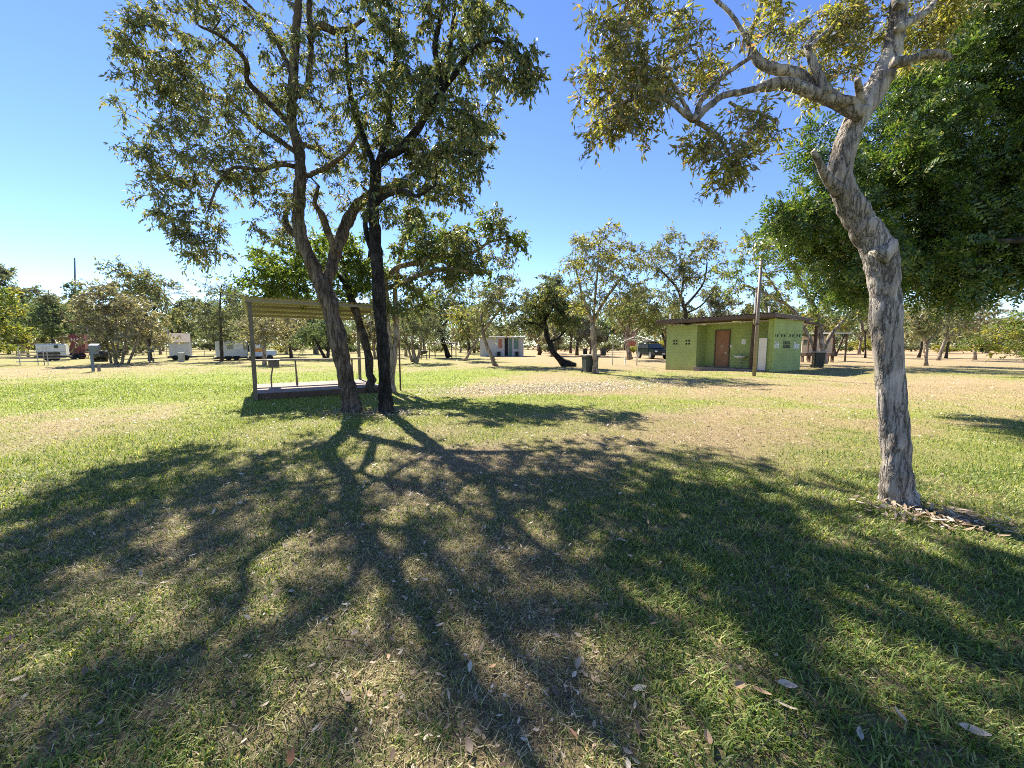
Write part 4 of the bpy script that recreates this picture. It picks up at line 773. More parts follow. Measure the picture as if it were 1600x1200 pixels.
# ------------------------------------------------------------------ green toilet block
A_ = R(58); K = G(1205, 581)
def block_joints(m):
    """painted concrete blocks: recessed joints and red dust splashed up from the ground"""
    nt = m.node_tree; b = nt.nodes["Principled BSDF"]; tc = nt.nodes.new("ShaderNodeTexCoord"); sp = nt.nodes.new("ShaderNodeSeparateXYZ"); nt.links.new(tc.outputs["Object"], sp.inputs[0])
    dt = nt.nodes.new("ShaderNodeVectorMath"); dt.operation = 'DOT_PRODUCT'; nt.links.new(tc.outputs["Object"], dt.inputs[0])
    dt.inputs[1].default_value = (math.sin(A_) - math.cos(A_), math.cos(A_) + math.sin(A_), 0)
    cb = nt.nodes.new("ShaderNodeCombineXYZ"); nt.links.new(dt.outputs["Value"], cb.inputs[0]); nt.links.new(sp.outputs[2], cb.inputs[1])
    br = nt.nodes.new("ShaderNodeTexBrick"); br.inputs["Scale"].default_value = 1.0; br.inputs["Brick Width"].default_value = .4; br.inputs["Row Height"].default_value = .2; br.inputs["Mortar Size"].default_value = .010; br.inputs["Mortar Smooth"].default_value = .4
    br.inputs["Color1"].default_value = (1, 1, 1, 1); br.inputs["Color2"].default_value = (.96, .97, .95, 1); br.inputs["Mortar"].default_value = (.90, .90, .89, 1)
    nt.links.new(cb.outputs[0], br.inputs["Vector"])
    src = b.inputs["Base Color"].links[0].from_socket; col = mix(nt, 1.0, src, br.outputs["Color"], 'MULTIPLY')
    n = node(nt, "ShaderNodeTexNoise"); n.inputs["Scale"].default_value = 2.5; n.inputs["Detail"].default_value = 6; nt.links.new(tc.outputs["Object"], n.inputs[0])
    ma = nt.nodes.new("ShaderNodeMath"); ma.operation = 'MULTIPLY_ADD'; nt.links.new(n.outputs[0], ma.inputs[0]); ma.inputs[1].default_value = 1.0
    mz = nt.nodes.new("ShaderNodeMath"); mz.operation = 'MULTIPLY'; nt.links.new(sp.outputs[2], mz.inputs[0]); mz.inputs[1].default_value = -.9; nt.links.new(mz.outputs[0], ma.inputs[2])
    f = ramp(nt, [(.30, (0, 0, 0)), (.75, (.6, .6, .6))], ma.outputs[0]); col = mix(nt, f.outputs[0], col, (.34, .24, .13))
    nt.links.new(col, b.inputs["Base Color"])
    bp = nt.nodes.new("ShaderNodeBump"); bp.inputs["Strength"].default_value = .6; bp.inputs["Distance"].default_value = .01; bp.invert = True; nt.links.new(br.outputs["Fac"], bp.inputs["Height"])
    if b.inputs["Normal"].links: nt.links.new(b.inputs["Normal"].links[0].from_socket, bp.inputs["Normal"])
    nt.links.new(bp.outputs[0], b.inputs["Normal"])
block_joints(M["green_paint"])
S_ = np.array([math.sin(A_), math.cos(A_), 0]); F_ = np.array([-math.cos(A_), math.sin(A_), 0]); RZ = math.atan2(S_[1], S_[0])
def W(x, y, z): return K + S_ * x + F_ * y + np.array([0, 0, z])
def yF(px, x=0.0):        # distance along the long wall where it crosses a picture column
    u = (px - 800) / F; q = K + S_ * x; return (q[0] - u * q[1]) / (u * F_[1] - F_[0])
def xS(px, y=0.0):
    u = (px - 800) / F; q = K + F_ * y; return (q[0] - u * q[1]) / (u * S_[1] - S_[0])
Lf, Ls = yF(1040), max(xS(1250), 2.4); yA, yB = yF(1087), yF(1197); xd = xS(1102, yA)
WT = P(1205, 499, K[1])[2]
tb = thing("toilet_block", "green painted masonry toilet block with brown door and low skillion roof", "toilet block", tuple(K))
def tbox(name, mat, x0, x1, y0, y1, z0, z1, bev=0.0, parent=None):
    c = W((x0 + x1) / 2, (y0 + y1) / 2, (z0 + z1) / 2)
    return MB().box(c, (x1 - x0, y1 - y0, z1 - z0), RZ, bev).build(name, mat, parent or tb, origin=K)
tbox("wall", M["green_paint"], 0, Ls, yA, Lf, -0.4, WT - 0.10)
tbox("wall", M["green_paint"], xd, Ls - 0.05, yB, yA, -0.3, WT - 0.02)
tbox("wall", M["green_paint"], 0, Ls, 0, yB, -0.3, WT + 0.05)
tbox("porch_slab", M["concrete"], -0.25, xd, yB + .004, yA - .004, -0.2, 0.09)
# roof: corrugated sheet, fascia boards, rafters
rz0 = WT + 0.10
mb = MB(); nx_, x0r, x1r, y0r, y1r = 2, -0.75, Ls + 0.55, -0.35, Lf + 0.45
ys_ = np.arange(y0r, y1r, 0.06)
for i in range(len(ys_) - 1):
    za = 0.018 * math.cos(ys_[i] * 2 * math.pi / 0.24); zb = 0.018 * math.cos(ys_[i + 1] * 2 * math.pi / 0.24)
    q = [W(x0r, ys_[i], rz0 + .24 + za), W(x1r, ys_[i], rz0 + .08 + za), W(x1r, ys_[i + 1], rz0 + .08 + zb), W(x0r, ys_[i + 1], rz0 + .24 + zb)]
    dz = np.array([0, 0, 0.012])
    mb.quad(*q); mb.quad(*[a - dz for a in q[::-1]])
roof = mb.build("roof", M["roof_steel"], tb, smooth=False, origin=K)
tbox("fascia", M["fascia"], x0r + .02, x0r + .06, y0r, y1r - .01, rz0 - 0.02, rz0 + 0.20)
m_ = MB(); 
for (ya,) in ((y0r + .02,),):
    m_.quad(W(x0r + .07, ya, rz0 - .0), W(x1r - .02, ya, rz0 - .08), W(x1r - .02, ya, rz0 + .055), W(x0r + .07, ya, rz0 + .215))
    m_.quad(W(x0r + .07, ya + .04, rz0 - .0), W(x0r + .07, ya + .04, rz0 + .215), W(x1r - .02, ya + .04, rz0 + .055), W(x1r - .02, ya + .04, rz0 - .08))
    m_.quad(W(x0r + .07, ya, rz0), W(x0r + .07, ya + .04, rz0), W(x1r - .02, ya + .04, rz0 - .08), W(x1r - .02, ya, rz0 - .08))
m_.build("fascia", M["fascia"], tb, origin=K)
m_ = MB()
for yy in np.linspace(0.3, Lf - 0.2, 7): m_.box(W((x0r + xd) / 2 + .1, yy, rz0 + .05), (xd - x0r - .1, 0.07, 0.14), RZ)
m_.build("rafters", M["fascia"], tb, origin=K)
tbox("eave_shade_panel", M["rust_post"], x0r + .065, xd + .2, y0r + .07, y1r - .05, rz0 - .03, rz0 - .012)  # dark panel added below the rafters to darken the eave's underside
# door, its frame and its round sign
y0d, y1d = yF(1137.5, xd), yF(1117.5, xd); zd1 = P(1128, 517, K[1] + F_[1] * (y0d + y1d) / 2 + S_[1] * xd)[2]
zd0 = 0.12; 
m_ = MB(); t_ = 0.07
m_.box(W(xd - .03, y0d - t_ / 2, (zd0 + zd1) / 2), (0.10, t_, zd1 - zd0), RZ).box(W(xd - .03, y1d + t_ / 2, (zd0 + zd1) / 2), (0.10, t_, zd1 - zd0), RZ).box(W(xd - .03, (y0d + y1d) / 2, zd1 + t_ / 2), (0.10, y1d - y0d + 2 * t_, t_), RZ)
dr_ = tbox("door", M["door_brown"], xd - .045, xd - .012, y0d, y1d, zd0, zd1)
m_.build("door_frame", M["fascia"], dr_, origin=K)
m_ = MB(); c = W(xd - .05, (y0d + y1d) / 2, 1.45); m_.tube([c, c - S_ * 0.008], [0.085, 0.085], k=16); m_.build("door_sign", M["lid_pale"], dr_, origin=K)
m_ = MB(); c = W(xd - .055, y0d + .08, 1.02); m_.tube([c, c - S_ * .06], [.025, .025], k=8); m_.box(c - S_ * .07 + F_ * .05, (.02, .13, .025), RZ); m_.build("handle", M["chrome"], dr_, origin=K)
# breeze block vents: a raised surround with dark plates painted to stand for shaded holes
for px in (1053.8, 1073.2):
    yc = yF(px); zc = P(px, 534.7, K[1] + F_[1] * yc)[2]; m_ = MB(); m2 = []
    m_.box(W(-.004, yc, zc), (.012, .44, .42), RZ)
    for a in (-1, 1):
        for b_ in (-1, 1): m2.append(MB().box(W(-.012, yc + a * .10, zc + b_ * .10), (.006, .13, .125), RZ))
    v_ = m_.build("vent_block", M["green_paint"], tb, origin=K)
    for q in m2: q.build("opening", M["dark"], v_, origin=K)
for (pa, pb) in ((1205.6, 1213.6), (1215.6, 1224.6), (1229, 1237.6), (1240, 1247.6)):
    xa, xb = xS(pa), xS(pb); xc = (xa + xb) / 2; w_ = xb - xa; Yc = K[1] + S_[1] * xc; zt, zm, zb = P(pb, 517, Yc)[2], P(pb, 522.3, Yc)[2], P(pb, 527.8, Yc)[2]
    m_ = MB(); m2 = []
    m_.box(W(xc, -.006, (zt + zm) / 2), (w_, .014, zt - zm), RZ).box(W(xc, -.004, (zm + zb) / 2 - .02), (w_, .010, zm - zb), RZ).box(W(xb + .012, -.015, (zt + zb) / 2), (.022, .03, zt - zb), RZ)
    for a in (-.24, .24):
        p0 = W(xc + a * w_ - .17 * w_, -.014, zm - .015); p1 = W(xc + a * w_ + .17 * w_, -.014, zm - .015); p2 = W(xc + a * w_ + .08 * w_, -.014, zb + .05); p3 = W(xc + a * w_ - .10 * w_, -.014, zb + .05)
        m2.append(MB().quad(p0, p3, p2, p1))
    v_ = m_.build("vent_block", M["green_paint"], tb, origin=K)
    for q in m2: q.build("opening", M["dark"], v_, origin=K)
def text(body, name, mat, loc, size, rz, parent, origin, sx=1.0, shear=0.0, ext=0.004, bold=0.0, align='CENTER'):
    cu = bpy.data.curves.new(name, 'FONT'); cu.body = body; cu.size = size; cu.align_x = align; cu.align_y = 'CENTER'; cu.extrude = ext; cu.shear = shear; cu.offset = bold
    cu.space_line = 0.85
    t_ = bpy.data.objects.new(name, cu); C.objects.link(t_); me = bpy.data.meshes.new_from_object(t_); bpy.data.objects.remove(t_)
    me.materials.clear(); me.materials.append(mat); o = bpy.data.objects.new(name, me); C.objects.link(o)
    o.parent = parent; o.location = Vector(loc) - Vector(origin); o.rotation_euler = (math.pi / 2, 0, rz); o.scale = (sx, 1, 1); return o
def zat(py, x): return P(1205, py, K[1] + S_[1] * x)[2]
xc = xS(1210); text("Girls", "lettering", M["letter_white"], W(xc, -.008, zat(539, xc)), 0.54, RZ, tb, K, sx=0.72, shear=.2, bold=.010)
xc = xS(1226.5); text("TOILETS &\nSHOWERS", "lettering", M["black_paint"], W(xc, -.008, zat(539, xc)), 0.27, RZ, tb, K, sx=0.70, bold=.006)
xc = xS(1242); text("Boys", "lettering", M["letter_white"], W(xc, -.008, zat(540, xc)), 0.54, RZ, tb, K, sx=0.74, shear=.2, bold=.010)
# basin with its plumbing, notices, downpipe, wall light, roof vents
yb_ = yF(1159, xd); zb_ = P(1159, 556, K[1] + F_[1] * yb_ + S_[1] * xd)[2]
bm = bmesh.new(); bmesh.ops.create_uvsphere(bm, u_segments=20, v_segments=12, radius=1.0)
for v in bm.verts:
    if v.co.z > 0: v.co.z *= 0.12; v.co.x *= 1.05; v.co.y *= 1.05
m_ = MB().add_bm(bm, Matrix.Translation(W(xd - .28, yb_, zb_)) @ Matrix.Rotation(RZ, 4, 'Z') @ Matrix.Diagonal((.26, .38, .18, 1)))
bs = thing("wash_basin", "white wall basin with exposed pipe beside the brown toilet door", "basin", tuple(W(xd - .1, yb_, 0.1))); bo = W(xd - .1, yb_, 0.1)
m_.build("bowl", M["white"], bs, smooth=True, origin=bo)
m_ = MB(); m_.tube([W(xd - .22, yb_, zb_ - .1), W(xd - .22, yb_, zb_ - .4), W(xd - .08, yb_ - .02, zb_ - .48), W(xd - .06, yb_ - .02, 0.1)], .028, k=8); m_.tube([W(xd - .05, yb_ - .05, zb_ - .30), W(xd - .05, yb_ - .75, zb_ - .32)], .02, k=6); m_.build("waste_pipe", M["galv"], bs, origin=bo)
m_ = MB(); m_.tube([W(xd - .02, yb_, zb_ + .02), W(xd - .06, yb_, zb_ + .16), W(xd - .20, yb_, zb_ + .14)], .018, k=6); m_.build("tap", M["chrome"], bs, origin=bo)
def notice(label, name, cat, px, py, w_, h_, mat):
    y_ = yF(px, xd); z_ = P(px, py, K[1] + F_[1] * y_ + S_[1] * xd)[2]
    return tag(MB().box(W(xd - .008, y_, z_), (.014, w_, h_), RZ, .003).build(name, mat, origin=W(xd, y_, z_)), label, cat)
notice("small white notice sheet fixed to the green wall above the basin", "wall_notice", "notice", 1160, 534, .26, .32, M["white"])
sw_ = yF(1140.5, xd); tbox("light_switch", M["white"], xd - .03, xd - .002, sw_ - .05, sw_ + .05, 1.35, 1.55)
yl_ = yF(1147, xd * .4); m_ = MB(); m_.tube([W(xd * .4, yl_ - .25, rz0 - .09), W(xd * .4, yl_ + .25, rz0 - .06)], .045, k=10); m_.build("light_fitting", M["white"], tb, origin=K)
m_ = MB(); m_.tube([W(-.04, -.05, rz0 + .1), W(-.04, -.05, .12), W(-.16, .02, .04)], .045, k=10); m_.build("downpipe", M["green_paint"], tb, origin=K)
for px, y_ in ((1042, Lf - .05), (1205, 0.55)):
    m_ = MB(); q = W(.5 if px > 1100 else .25, y_, rz0 + .1); m_.tube([q, q + np.array([0, 0, .55])], .05, k=10).tube([q + np.array([0, 0, .55]), q + np.array([0, 0, .60])], [.075, .075], k=10); m_.build("vent_pipe", M["white"], tb, origin=K)
# lean-to at the right end on a dark post
pb_ = G(1271, 574); m_ = MB(); m_.box(pb_ + np.array([0, 0, 1.42]), (.16, .16, 2.84), RZ, .01); m_.build("porch_post", M["rust_post"], tb, origin=K)
e0 = W(Ls + .5, .1, rz0 - .12); e1 = pb_ + np.array([.55, .1, 2.86]); m_ = MB(); m_.tube([e0, e1], .07, k=4); m_.tube([W(Ls + .4, 2.4, rz0 - .12), e1 + F_ * 2.2], .06, k=4); m_.build("porch_beam", M["rust_post"], tb, origin=K)
m_ = MB(); q = [e0 + np.array([0, 0, .09]), e1 + np.array([-.1, 0, .09]), e1 + F_ * 2.2 + np.array([0, 0, .09]), W(Ls + .4, 2.4, rz0 - .03)]; m_.quad(*q); m_.quad(*[a + np.array([0, 0, .02]) for a in q[::-1]]); m_.build("porch_roof", M["roof_steel"], tb, origin=K)
# sheet leaning by the wall, dark post with bracket, tall galvanised pole
ya, yb = yF(1196, -.12), yF(1184, -.12); zt = P(1190, 529, K[1])[2]
tag(MB().box(W(-.12, (ya + yb) / 2, zt / 2 + .03), (.05, yb - ya, zt), RZ, .006).build("cream_panel", M["white_sheet"], origin=W(-.12, (ya + yb) / 2, 0)), "tall cream panel standing between the poles and the green corner wall", "panel")
pq = G(1172.5, 579); dp = thing("timber_post", "dark brown post rising through the eave line beside the tall steel pole", "post", tuple(pq))
m_ = MB(); zz = P(1175, 449, pq[1])[2]; m_.tube([pq, pq + np.array([.12, 0, zz])], [.12, .09], k=8); m_.build("shaft", M["rust_post"], dp, origin=pq)
m_ = MB(); zz = P(1177, 455, pq[1])[2]; m_.tube([pq + np.array([-.06, -.12, zz - 1.9]), pq + np.array([-.03, -.12, zz - .1])], .035, k=8); m_.build("conduit", M["white"], dp, origin=pq)
pq = G(1178, 588); zz = P(1186, 404, pq[1])[2]; sp_ = thing("steel_pole", "tall weathered steel pole standing in front of the green toilet block", "pole", tuple(pq))
m_ = MB(); m_.tube([pq - np.array([0, 0, .1]), pq + np.array([0, 0, zz])], [.082, .066], k=14); m_.build("shaft", M["brown_steel"], sp_, smooth=True, origin=pq)
m_ = MB(); m_.tube([pq + np.array([0, 0, zz - .02]), pq + np.array([0, 0, zz + .03])], [.075, .04], k=12); m_.build("cap", M["galv"], sp_, origin=pq)
m_ = MB(); m_.tube([pq + np.array([-.02, .0, 2.5]), pq + np.array([-.02, 0, 2.56])], [.10, .10], k=12); m_.build("collar", M["rust_post"], sp_, origin=pq)

# ------------------------------------------------------------------ open shelter with slab
E = np.array([.83, .55, 0]) / math.hypot(.83, .55); N_ = np.array([-E[1], E[0], 0]); SR = math.atan2(E[1], E[0]); B0 = G(397, 625)
def SW(x, y, z): return B0 + E * x + N_ * y + np.array([0, 0, z])
SL, SD = 3.45, 3.25
sh = thing("picnic_shelter", "open picnic shelter with corrugated roof on thin posts over a slab", "shelter", tuple(B0))
def sbox(name, mat, x0, x1, y0, y1, z0, z1, bev=0.0, parent=None):
    return MB().box(SW((x0 + x1) / 2, (y0 + y1) / 2, (z0 + z1) / 2), (x1 - x0, y1 - y0, z1 - z0), SR, bev).build(name, mat, parent or sh, origin=B0)
sbox("slab", M["concrete"], 0.05, SL + .1, 0.06, SD, -0.1, 0.17, .02)
sbox("brown_edge_strip", M["rust_post"], 0.02, SL + .1, 0.015, 0.055, -0.1, 0.165); sbox("brown_edge_strip", M["rust_post"], SL + .104, SL + .14, 0.02, SD, -0.1, 0.165)  # brown strips added along the slab's front and right faces
H0, H1 = P(389, 472, B0[1])[2], 2.46
for (x, y, h) in ((0, 0, H0), (0, SD, H1), (SL, 0, H0), (SL, SD, H1)):
    m_ = MB(); m_.box(SW(x, y, h / 2 - .05), (.012, .09, h + .1), SR).box(SW(x + .045, y - .05, h / 2 - .05), (.09, .012, h + .1), SR).box(SW(x + .045, y + .05, h / 2 - .05), (.09, .012, h + .1), SR); m_.build("post", M["shelter_steel"], sh, origin=B0)
def zr(y): return H0 + (H1 - H0) * y / SD
m_ = MB(); xs_ = np.arange(-.12, SL + .14, .02)
for i in range(len(xs_) - 1):
    za, zb = (.016 * math.cos(q * 2 * math.pi / .11) for q in (xs_[i], xs_[i + 1])); y0_, y1_ = -.16, SD + .15
    q = [SW(xs_[i], y0_, zr(y0_) + .13 + za), SW(xs_[i + 1], y0_, zr(y0_) + .13 + zb), SW(xs_[i + 1], y1_, zr(y1_) + .13 + zb), SW(xs_[i], y1_, zr(y1_) + .13 + za)]
    m_.quad(*q); m_.quad(*[a + np.array([0, 0, .006]) for a in q[::-1]])
m_.build("roof", M["cream_steel"], sh, origin=B0)
for y in (.02, SD * .36, SD * .68, SD - .02):
    m_ = MB(); m_.box(SW(SL / 2, y, zr(y) + .06), (SL + .1, .055, .085), SR); m_.build("purlin", M["cream_steel"], sh, origin=B0)
for x in (-.03, SL + .09):
    m_ = MB(); m_.tube([SW(x, 0, zr(0) + .0), SW(x, SD, zr(SD) + .0)], .035, k=4); m_.build("rafter", M["shelter_steel"], sh, origin=B0)
bt = thing("bar_table", "long narrow table on thin pipe legs along the back of the shelter", "table", tuple(SW(SL / 2, SD * .72, .17))); bo = SW(SL / 2, SD * .72, .17)
YT = SD * .74; ZT = 1.02
MB().box(SW(SL / 2 - .05, YT, ZT), (SL - .1, .34, .06), SR, .006).build("tabletop", M["timber"], bt, origin=bo)
for x in (1.22, 3.05):
    m_ = MB(); m_.tube([SW(x, YT - .1, .17), SW(x, YT - .05, ZT - .02)], .022, k=8); m_.build("leg", M["shelter_steel"], bt, origin=bo); m_ = MB(); m_.tube([SW(x + .05, YT + .12, .17), SW(x, YT + .05, ZT - .02)], .022, k=8); m_.build("leg", M["shelter_steel"], bt, origin=bo)
q = SW(.48, SD * .62, .17); bx = thing("box_on_stand", "small dark metal box on a bent thin pipe standing on the slab", "box stand", tuple(q))
m_ = MB(); m_.tube([q, q + np.array([.0, 0, .3]), q + np.array([.06, .02, .62])], .022, k=8); m_.build("stand", M["shelter_steel"], bx, origin=q)
MB().box(q + np.array([.10, .02, .74]), (.30, .24, .24), SR, .01).build("box", M["shelter_steel"], bx, origin=q); MB().box(q + np.array([.10, .02, .868]), (.34, .28, .012), SR).build("lid", M["galv"], bx, origin=q)
pq = G(626, 610); pp = thing("pipe_post", "thin rusty pipe post standing in the lawn right of the black trunk", "post", tuple(pq)); m_ = MB(); m_.tube([pq - np.array([0, 0, .1]), pq + np.array([-.02, 0, 2.9])], .028, k=8); m_.build("shaft", M["rust_post"], pp, origin=pq)
m_ = MB(); m_.tube([pq + np.array([-.02, 0, 2.89]), pq + np.array([-.02, 0, 2.93])], [.034, .034], k=8); m_.build("cap", M["rust_post"], pp, origin=pq)

# ------------------------------------------------------------------ bins
def wheelie(label, px, py, w_, h_, body, lid, rz=0.0, group=None):
    q = gbase(px, py); o = thing("wheelie_bin", label, "bin", tuple(q), rz, group)
    d_ = w_ * .95; bm = bmesh.new(); bmesh.ops.create_cube(bm, size=1.0)
    bmesh.ops.bevel(bm, geom=[e for e in bm.edges if abs(e.verts[0].co.z - e.verts[1].co.z) > .5], offset=.10, segments=3, affect='EDGES')
    for v in bm.verts:
        k = 1.0 if v.co.z > 0 else .88; v.co = Vector((v.co.x * w_ * k, v.co.y * d_ * k, (v.co.z + .5) * (h_ - .1) + .06))
    MB().add_bm(bm).build("body", body, o)
    m_ = MB(); m_.box((0, 0, h_ - .06), (w_ * 1.1, d_ * 1.1, .06), 0, .015); m_.build("rim", body, o)
    m_ = MB(); m_.box((0, -.01, h_ + .005), (w_ * 1.12, d_ * 1.14, .06), 0, .02); m_.tube([(-w_ * .4, d_ * .62, h_ - .03), (w_ * .4, d_ * .62, h_ - .03)], .02, k=8); m_.build("lid", lid, o)
    for s_ in (-1, 1):
        m_ = MB(); m_.tube([(s_ * (w_ * .42), d_ * .42, .10), (s_ * (w_ * .42) + .05 * s_, d_ * .42, .10)], [.10, .10], k=16); m_.build("wheel", M["rubber"], o)
    m_ = MB()
    for s_ in (-.28, 0, .28): m_.box((s_ * w_, -d_ * .462, h_ * .5), (.03, .03, h_ * .62), 0, .008, rx=-.075)
    m_.build("ribs", body, o); return o
wheelie("wide dark green bin with sun-glare pale lid at the foot of a tree", 921.5, 582, .76, .98, M["bin_green"], M["lid_pale"], .25)
wheelie("black bin with pale edged lid beside the green toilet block", 1277, 575, .60, 1.06, M["bin_black"], M["galv"], -.3)  # steel-coloured lid puts its sunlit silver edge into the colour
wheelie("small dark green bin far off between trees left of the clothes line", 942.5, 556, .75, 1.05, M["bin_green"], M["bin_green"], .1)
wheelie("small black bin standing behind the wide green bin", 914, 556, .6, 1.05, M["bin_black"], M["lid_pale"], .1)

# ------------------------------------------------------------------ clothes line, tap post, far car
q = G(995, 569); ch = thing("clothes_hoist", "rotary clothes hoist with sloping arms left of the toilet block", "clothes line", tuple(q))
m_ = MB(); m_.tube([q - np.array([0, 0, .1]), q + np.array([0, 0, 2.3])], .045, k=10); m_.build("pole", M["galv"], ch, origin=q)
ends = []
for k in range(4):
    a = .35 + k * math.pi / 2; e = q + np.array([math.cos(a) * 1.95, math.sin(a) * 1.95, 1.85]); ends.append(e); m_ = MB(); m_.tube([q + np.array([0, 0, 2.3]), e], .022, k=6); m_.build("arm", M["galv"], ch, origin=q)
m_ = MB()
for f_ in (1, .7):
    for k in range(4): m_.tube([q + (ends[k] - q) * np.array([f_, f_, 1]) + np.array([0, 0, (1 - f_) * .45]), q + (ends[(k + 1) % 4] - q) * np.array([f_, f_, 1]) + np.array([0, 0, (1 - f_) * .45])], .006, k=4)
m_.build("line_wires", M["galv"], ch, origin=q)
e0, e1 = ends[2], ends[3]; m_ = MB(); a0 = e0 * .70 + e1 * .30; a1 = e0 * .48 + e1 * .52
for i in range(6):
    for j in range(6):
        g_ = lambda i, j: a0 + (a1 - a0) * i / 6 + np.array([.03 * math.sin(i * 2.1 + j), .05 * math.sin(i * 1.7 + j * .6) * j / 3, -.065 * j - .02 * math.sin(i * 1.3)])
        m_.quad(g_(i, j), g_(i + 1, j), g_(i + 1, j + 1), g_(i, j + 1))
        dd_ = np.array([0, .008, 0]); m_.quad(g_(i, j + 1) + dd_, g_(i + 1, j + 1) + dd_, g_(i + 1, j) + dd_, g_(i, j) + dd_)
tag(m_.build("red_towel", M["red_cloth"], smooth=True, origin=a0), "red towel hanging from the rotary clothes hoist", "towel")
q = G(976.5, 569); tp = thing("tap_post", "short pale post with garden tap beside the clothes hoist", "tap", tuple(q)); m_ = MB(); m_.box(q + np.array([0, 0, .25]), (.11, .11, .5), 0, .01); m_.build("post", M["white"], tp, origin=q); m_ = MB(); m_.tube([q + np.array([0, -.05, .42]), q + np.array([-.08, -.14, .42]), q + np.array([-.08, -.16, .34])], .02, k=6); m_.build("tap", M["chrome"], tp, origin=q)
q = G(957, 569); lp_ = thing("steel_post", "thin grey steel post left of the clothes hoist", "post", tuple(q)); m_ = MB(); m_.tube([q - np.array([0, 0, .1]), q + np.array([0, 0, 2.0])], .035, k=8); m_.build("shaft", M["galv"], lp_, origin=q); m_ = MB(); m_.tube([q + np.array([0, 0, 2.0]), q + np.array([0, 0, 2.04])], .05, k=8); m_.build("cap", M["galv"], lp_, origin=q)

def car():
    q = G(1018, 561.5); q = q + np.array([.9, 2.4, 0]); o = thing("parked_car", "dark green off road wagon with loaded roof rack parked far off under trees", "car", tuple(q), R(6))
    # local: front is -y
    def loft(prof, hw):     # prof: (y, z) outline; hw(z) half width
        bm = bmesh.new(); L_ = [bm.verts.new((-hw(y, z), y, z)) for y, z in prof]; R_ = [bm.verts.new((hw(y, z), y, z)) for y, z in prof]
        bm.faces.new(L_); bm.faces.new(R_[::-1]); n = len(prof)
        for i in range(n): bm.faces.new((L_[i], R_[i], R_[(i + 1) % n], L_[(i + 1) % n]))
        bmesh.ops.bevel(bm, geom=bm.edges[:], offset=.035, segments=2, affect='EDGES'); return bm
    body = [(-2.35, .45), (-2.38, .80), (-2.25, 1.02), (-1.05, 1.12), (2.25, 1.12), (2.35, .8), (2.32, .45)]
    MB().add_bm(loft(body, lambda y, z: .93 - .06 * abs(z - .8))).build("body", M["car_paint"], o)
    cab = [(-1.10, 1.10), (-.42, 1.74), (2.02, 1.76), (2.26, 1.10)]
    MB().add_bm(loft(cab, lambda y, z: .88 if z < 1.4 else .70)).build("cabin", M["car_paint"], o)
    m_ = MB(); f = lambda x, t: (x * (.86 - .16 * t), -1.10 + .68 * t - .045, 1.10 + .64 * t + .03)
    m_.quad(f(-1, .12), f(1, .12), f(1, .90), f(-1, .90)); m_.build("windscreen", M["glass_dark"], o)
    for s_ in (-1, 1):
        m_ = MB(); h = lambda y, t: (s_ * (.895 - .17 * t), y, 1.14 + .58 * t)
        for (y0_, y1_, sl) in ((-.78, .12, .42), (.20, 1.05, 0), (1.13, 2.0, -.1)): m_.quad(h(y0_, .08), h(y1_, .08), h(y1_ + min(sl, 0), .88), h(y0_ + max(sl, 0), .88))
        m_.build("side_window", M["glass_dark"], o)
        for y_ in (-1.45, 1.45):
            m_ = MB(); ang = np.linspace(0, 2 * math.pi, 25); 
            m_.tube([(s_ * .72, y_, .39), (s_ * .76, y_, .39), (s_ * .92, y_, .39), (s_ * .96, y_, .39)], [.34, .39, .39, .34], k=24); wh = m_.build("wheel", M["rubber"], o, smooth=False)
            m_ = MB(); m_.tube([(s_ * .955, y_, .39), (s_ * .975, y_, .39)], [.24, .20], k=16); m_.build("rim", M["chrome"], wh)
        m_ = MB(); m_.box((s_ * .70, -2.34, .88), (.30, .10, .17), 0, .03); m_.build("headlight", M["chrome"], o)
        m_ = MB(); m_.box((s_ * 1.02, -.85, 1.17), (.16, .10, .14), 0, .03); m_.build("mirror", M["car_paint"], o)
    m_ = MB(); m_.box((0, -2.37, .86), (.95, .06, .16), 0, .02); m_.build("grille", M["bin_black"], o)
    m_ = MB(); m_.box((0, -2.44, .58), (1.8, .16, .22), 0, .05); m_.build("bumper", M["bin_black"], o)
    m_ = MB(); m_.box((.1, -2.53, .60), (.38, .015, .11)); m_.build("number_plate", M["plate"], o)
    m_ = MB()
    for y_ in (-.2, .6, 1.4): m_.tube([(-.72, y_, 1.84), (.72, y_, 1.84)], .02, k=6)
    for s_ in (-.66, .66): m_.tube([(s_, -.3, 1.84), (s_, 1.6, 1.84)], .02, k=6); m_.box((s_, -.1, 1.79), (.04, .06, .09)).box((s_, 1.4, 1.79), (.04, .06, .09))
    m_.build("roof_rack", M["bin_black"], o)
    MB().box((0, .65, 1.99), (1.15, 1.6, .26), 0, .1).build("roof_bag", M["rubber"], o)
car()

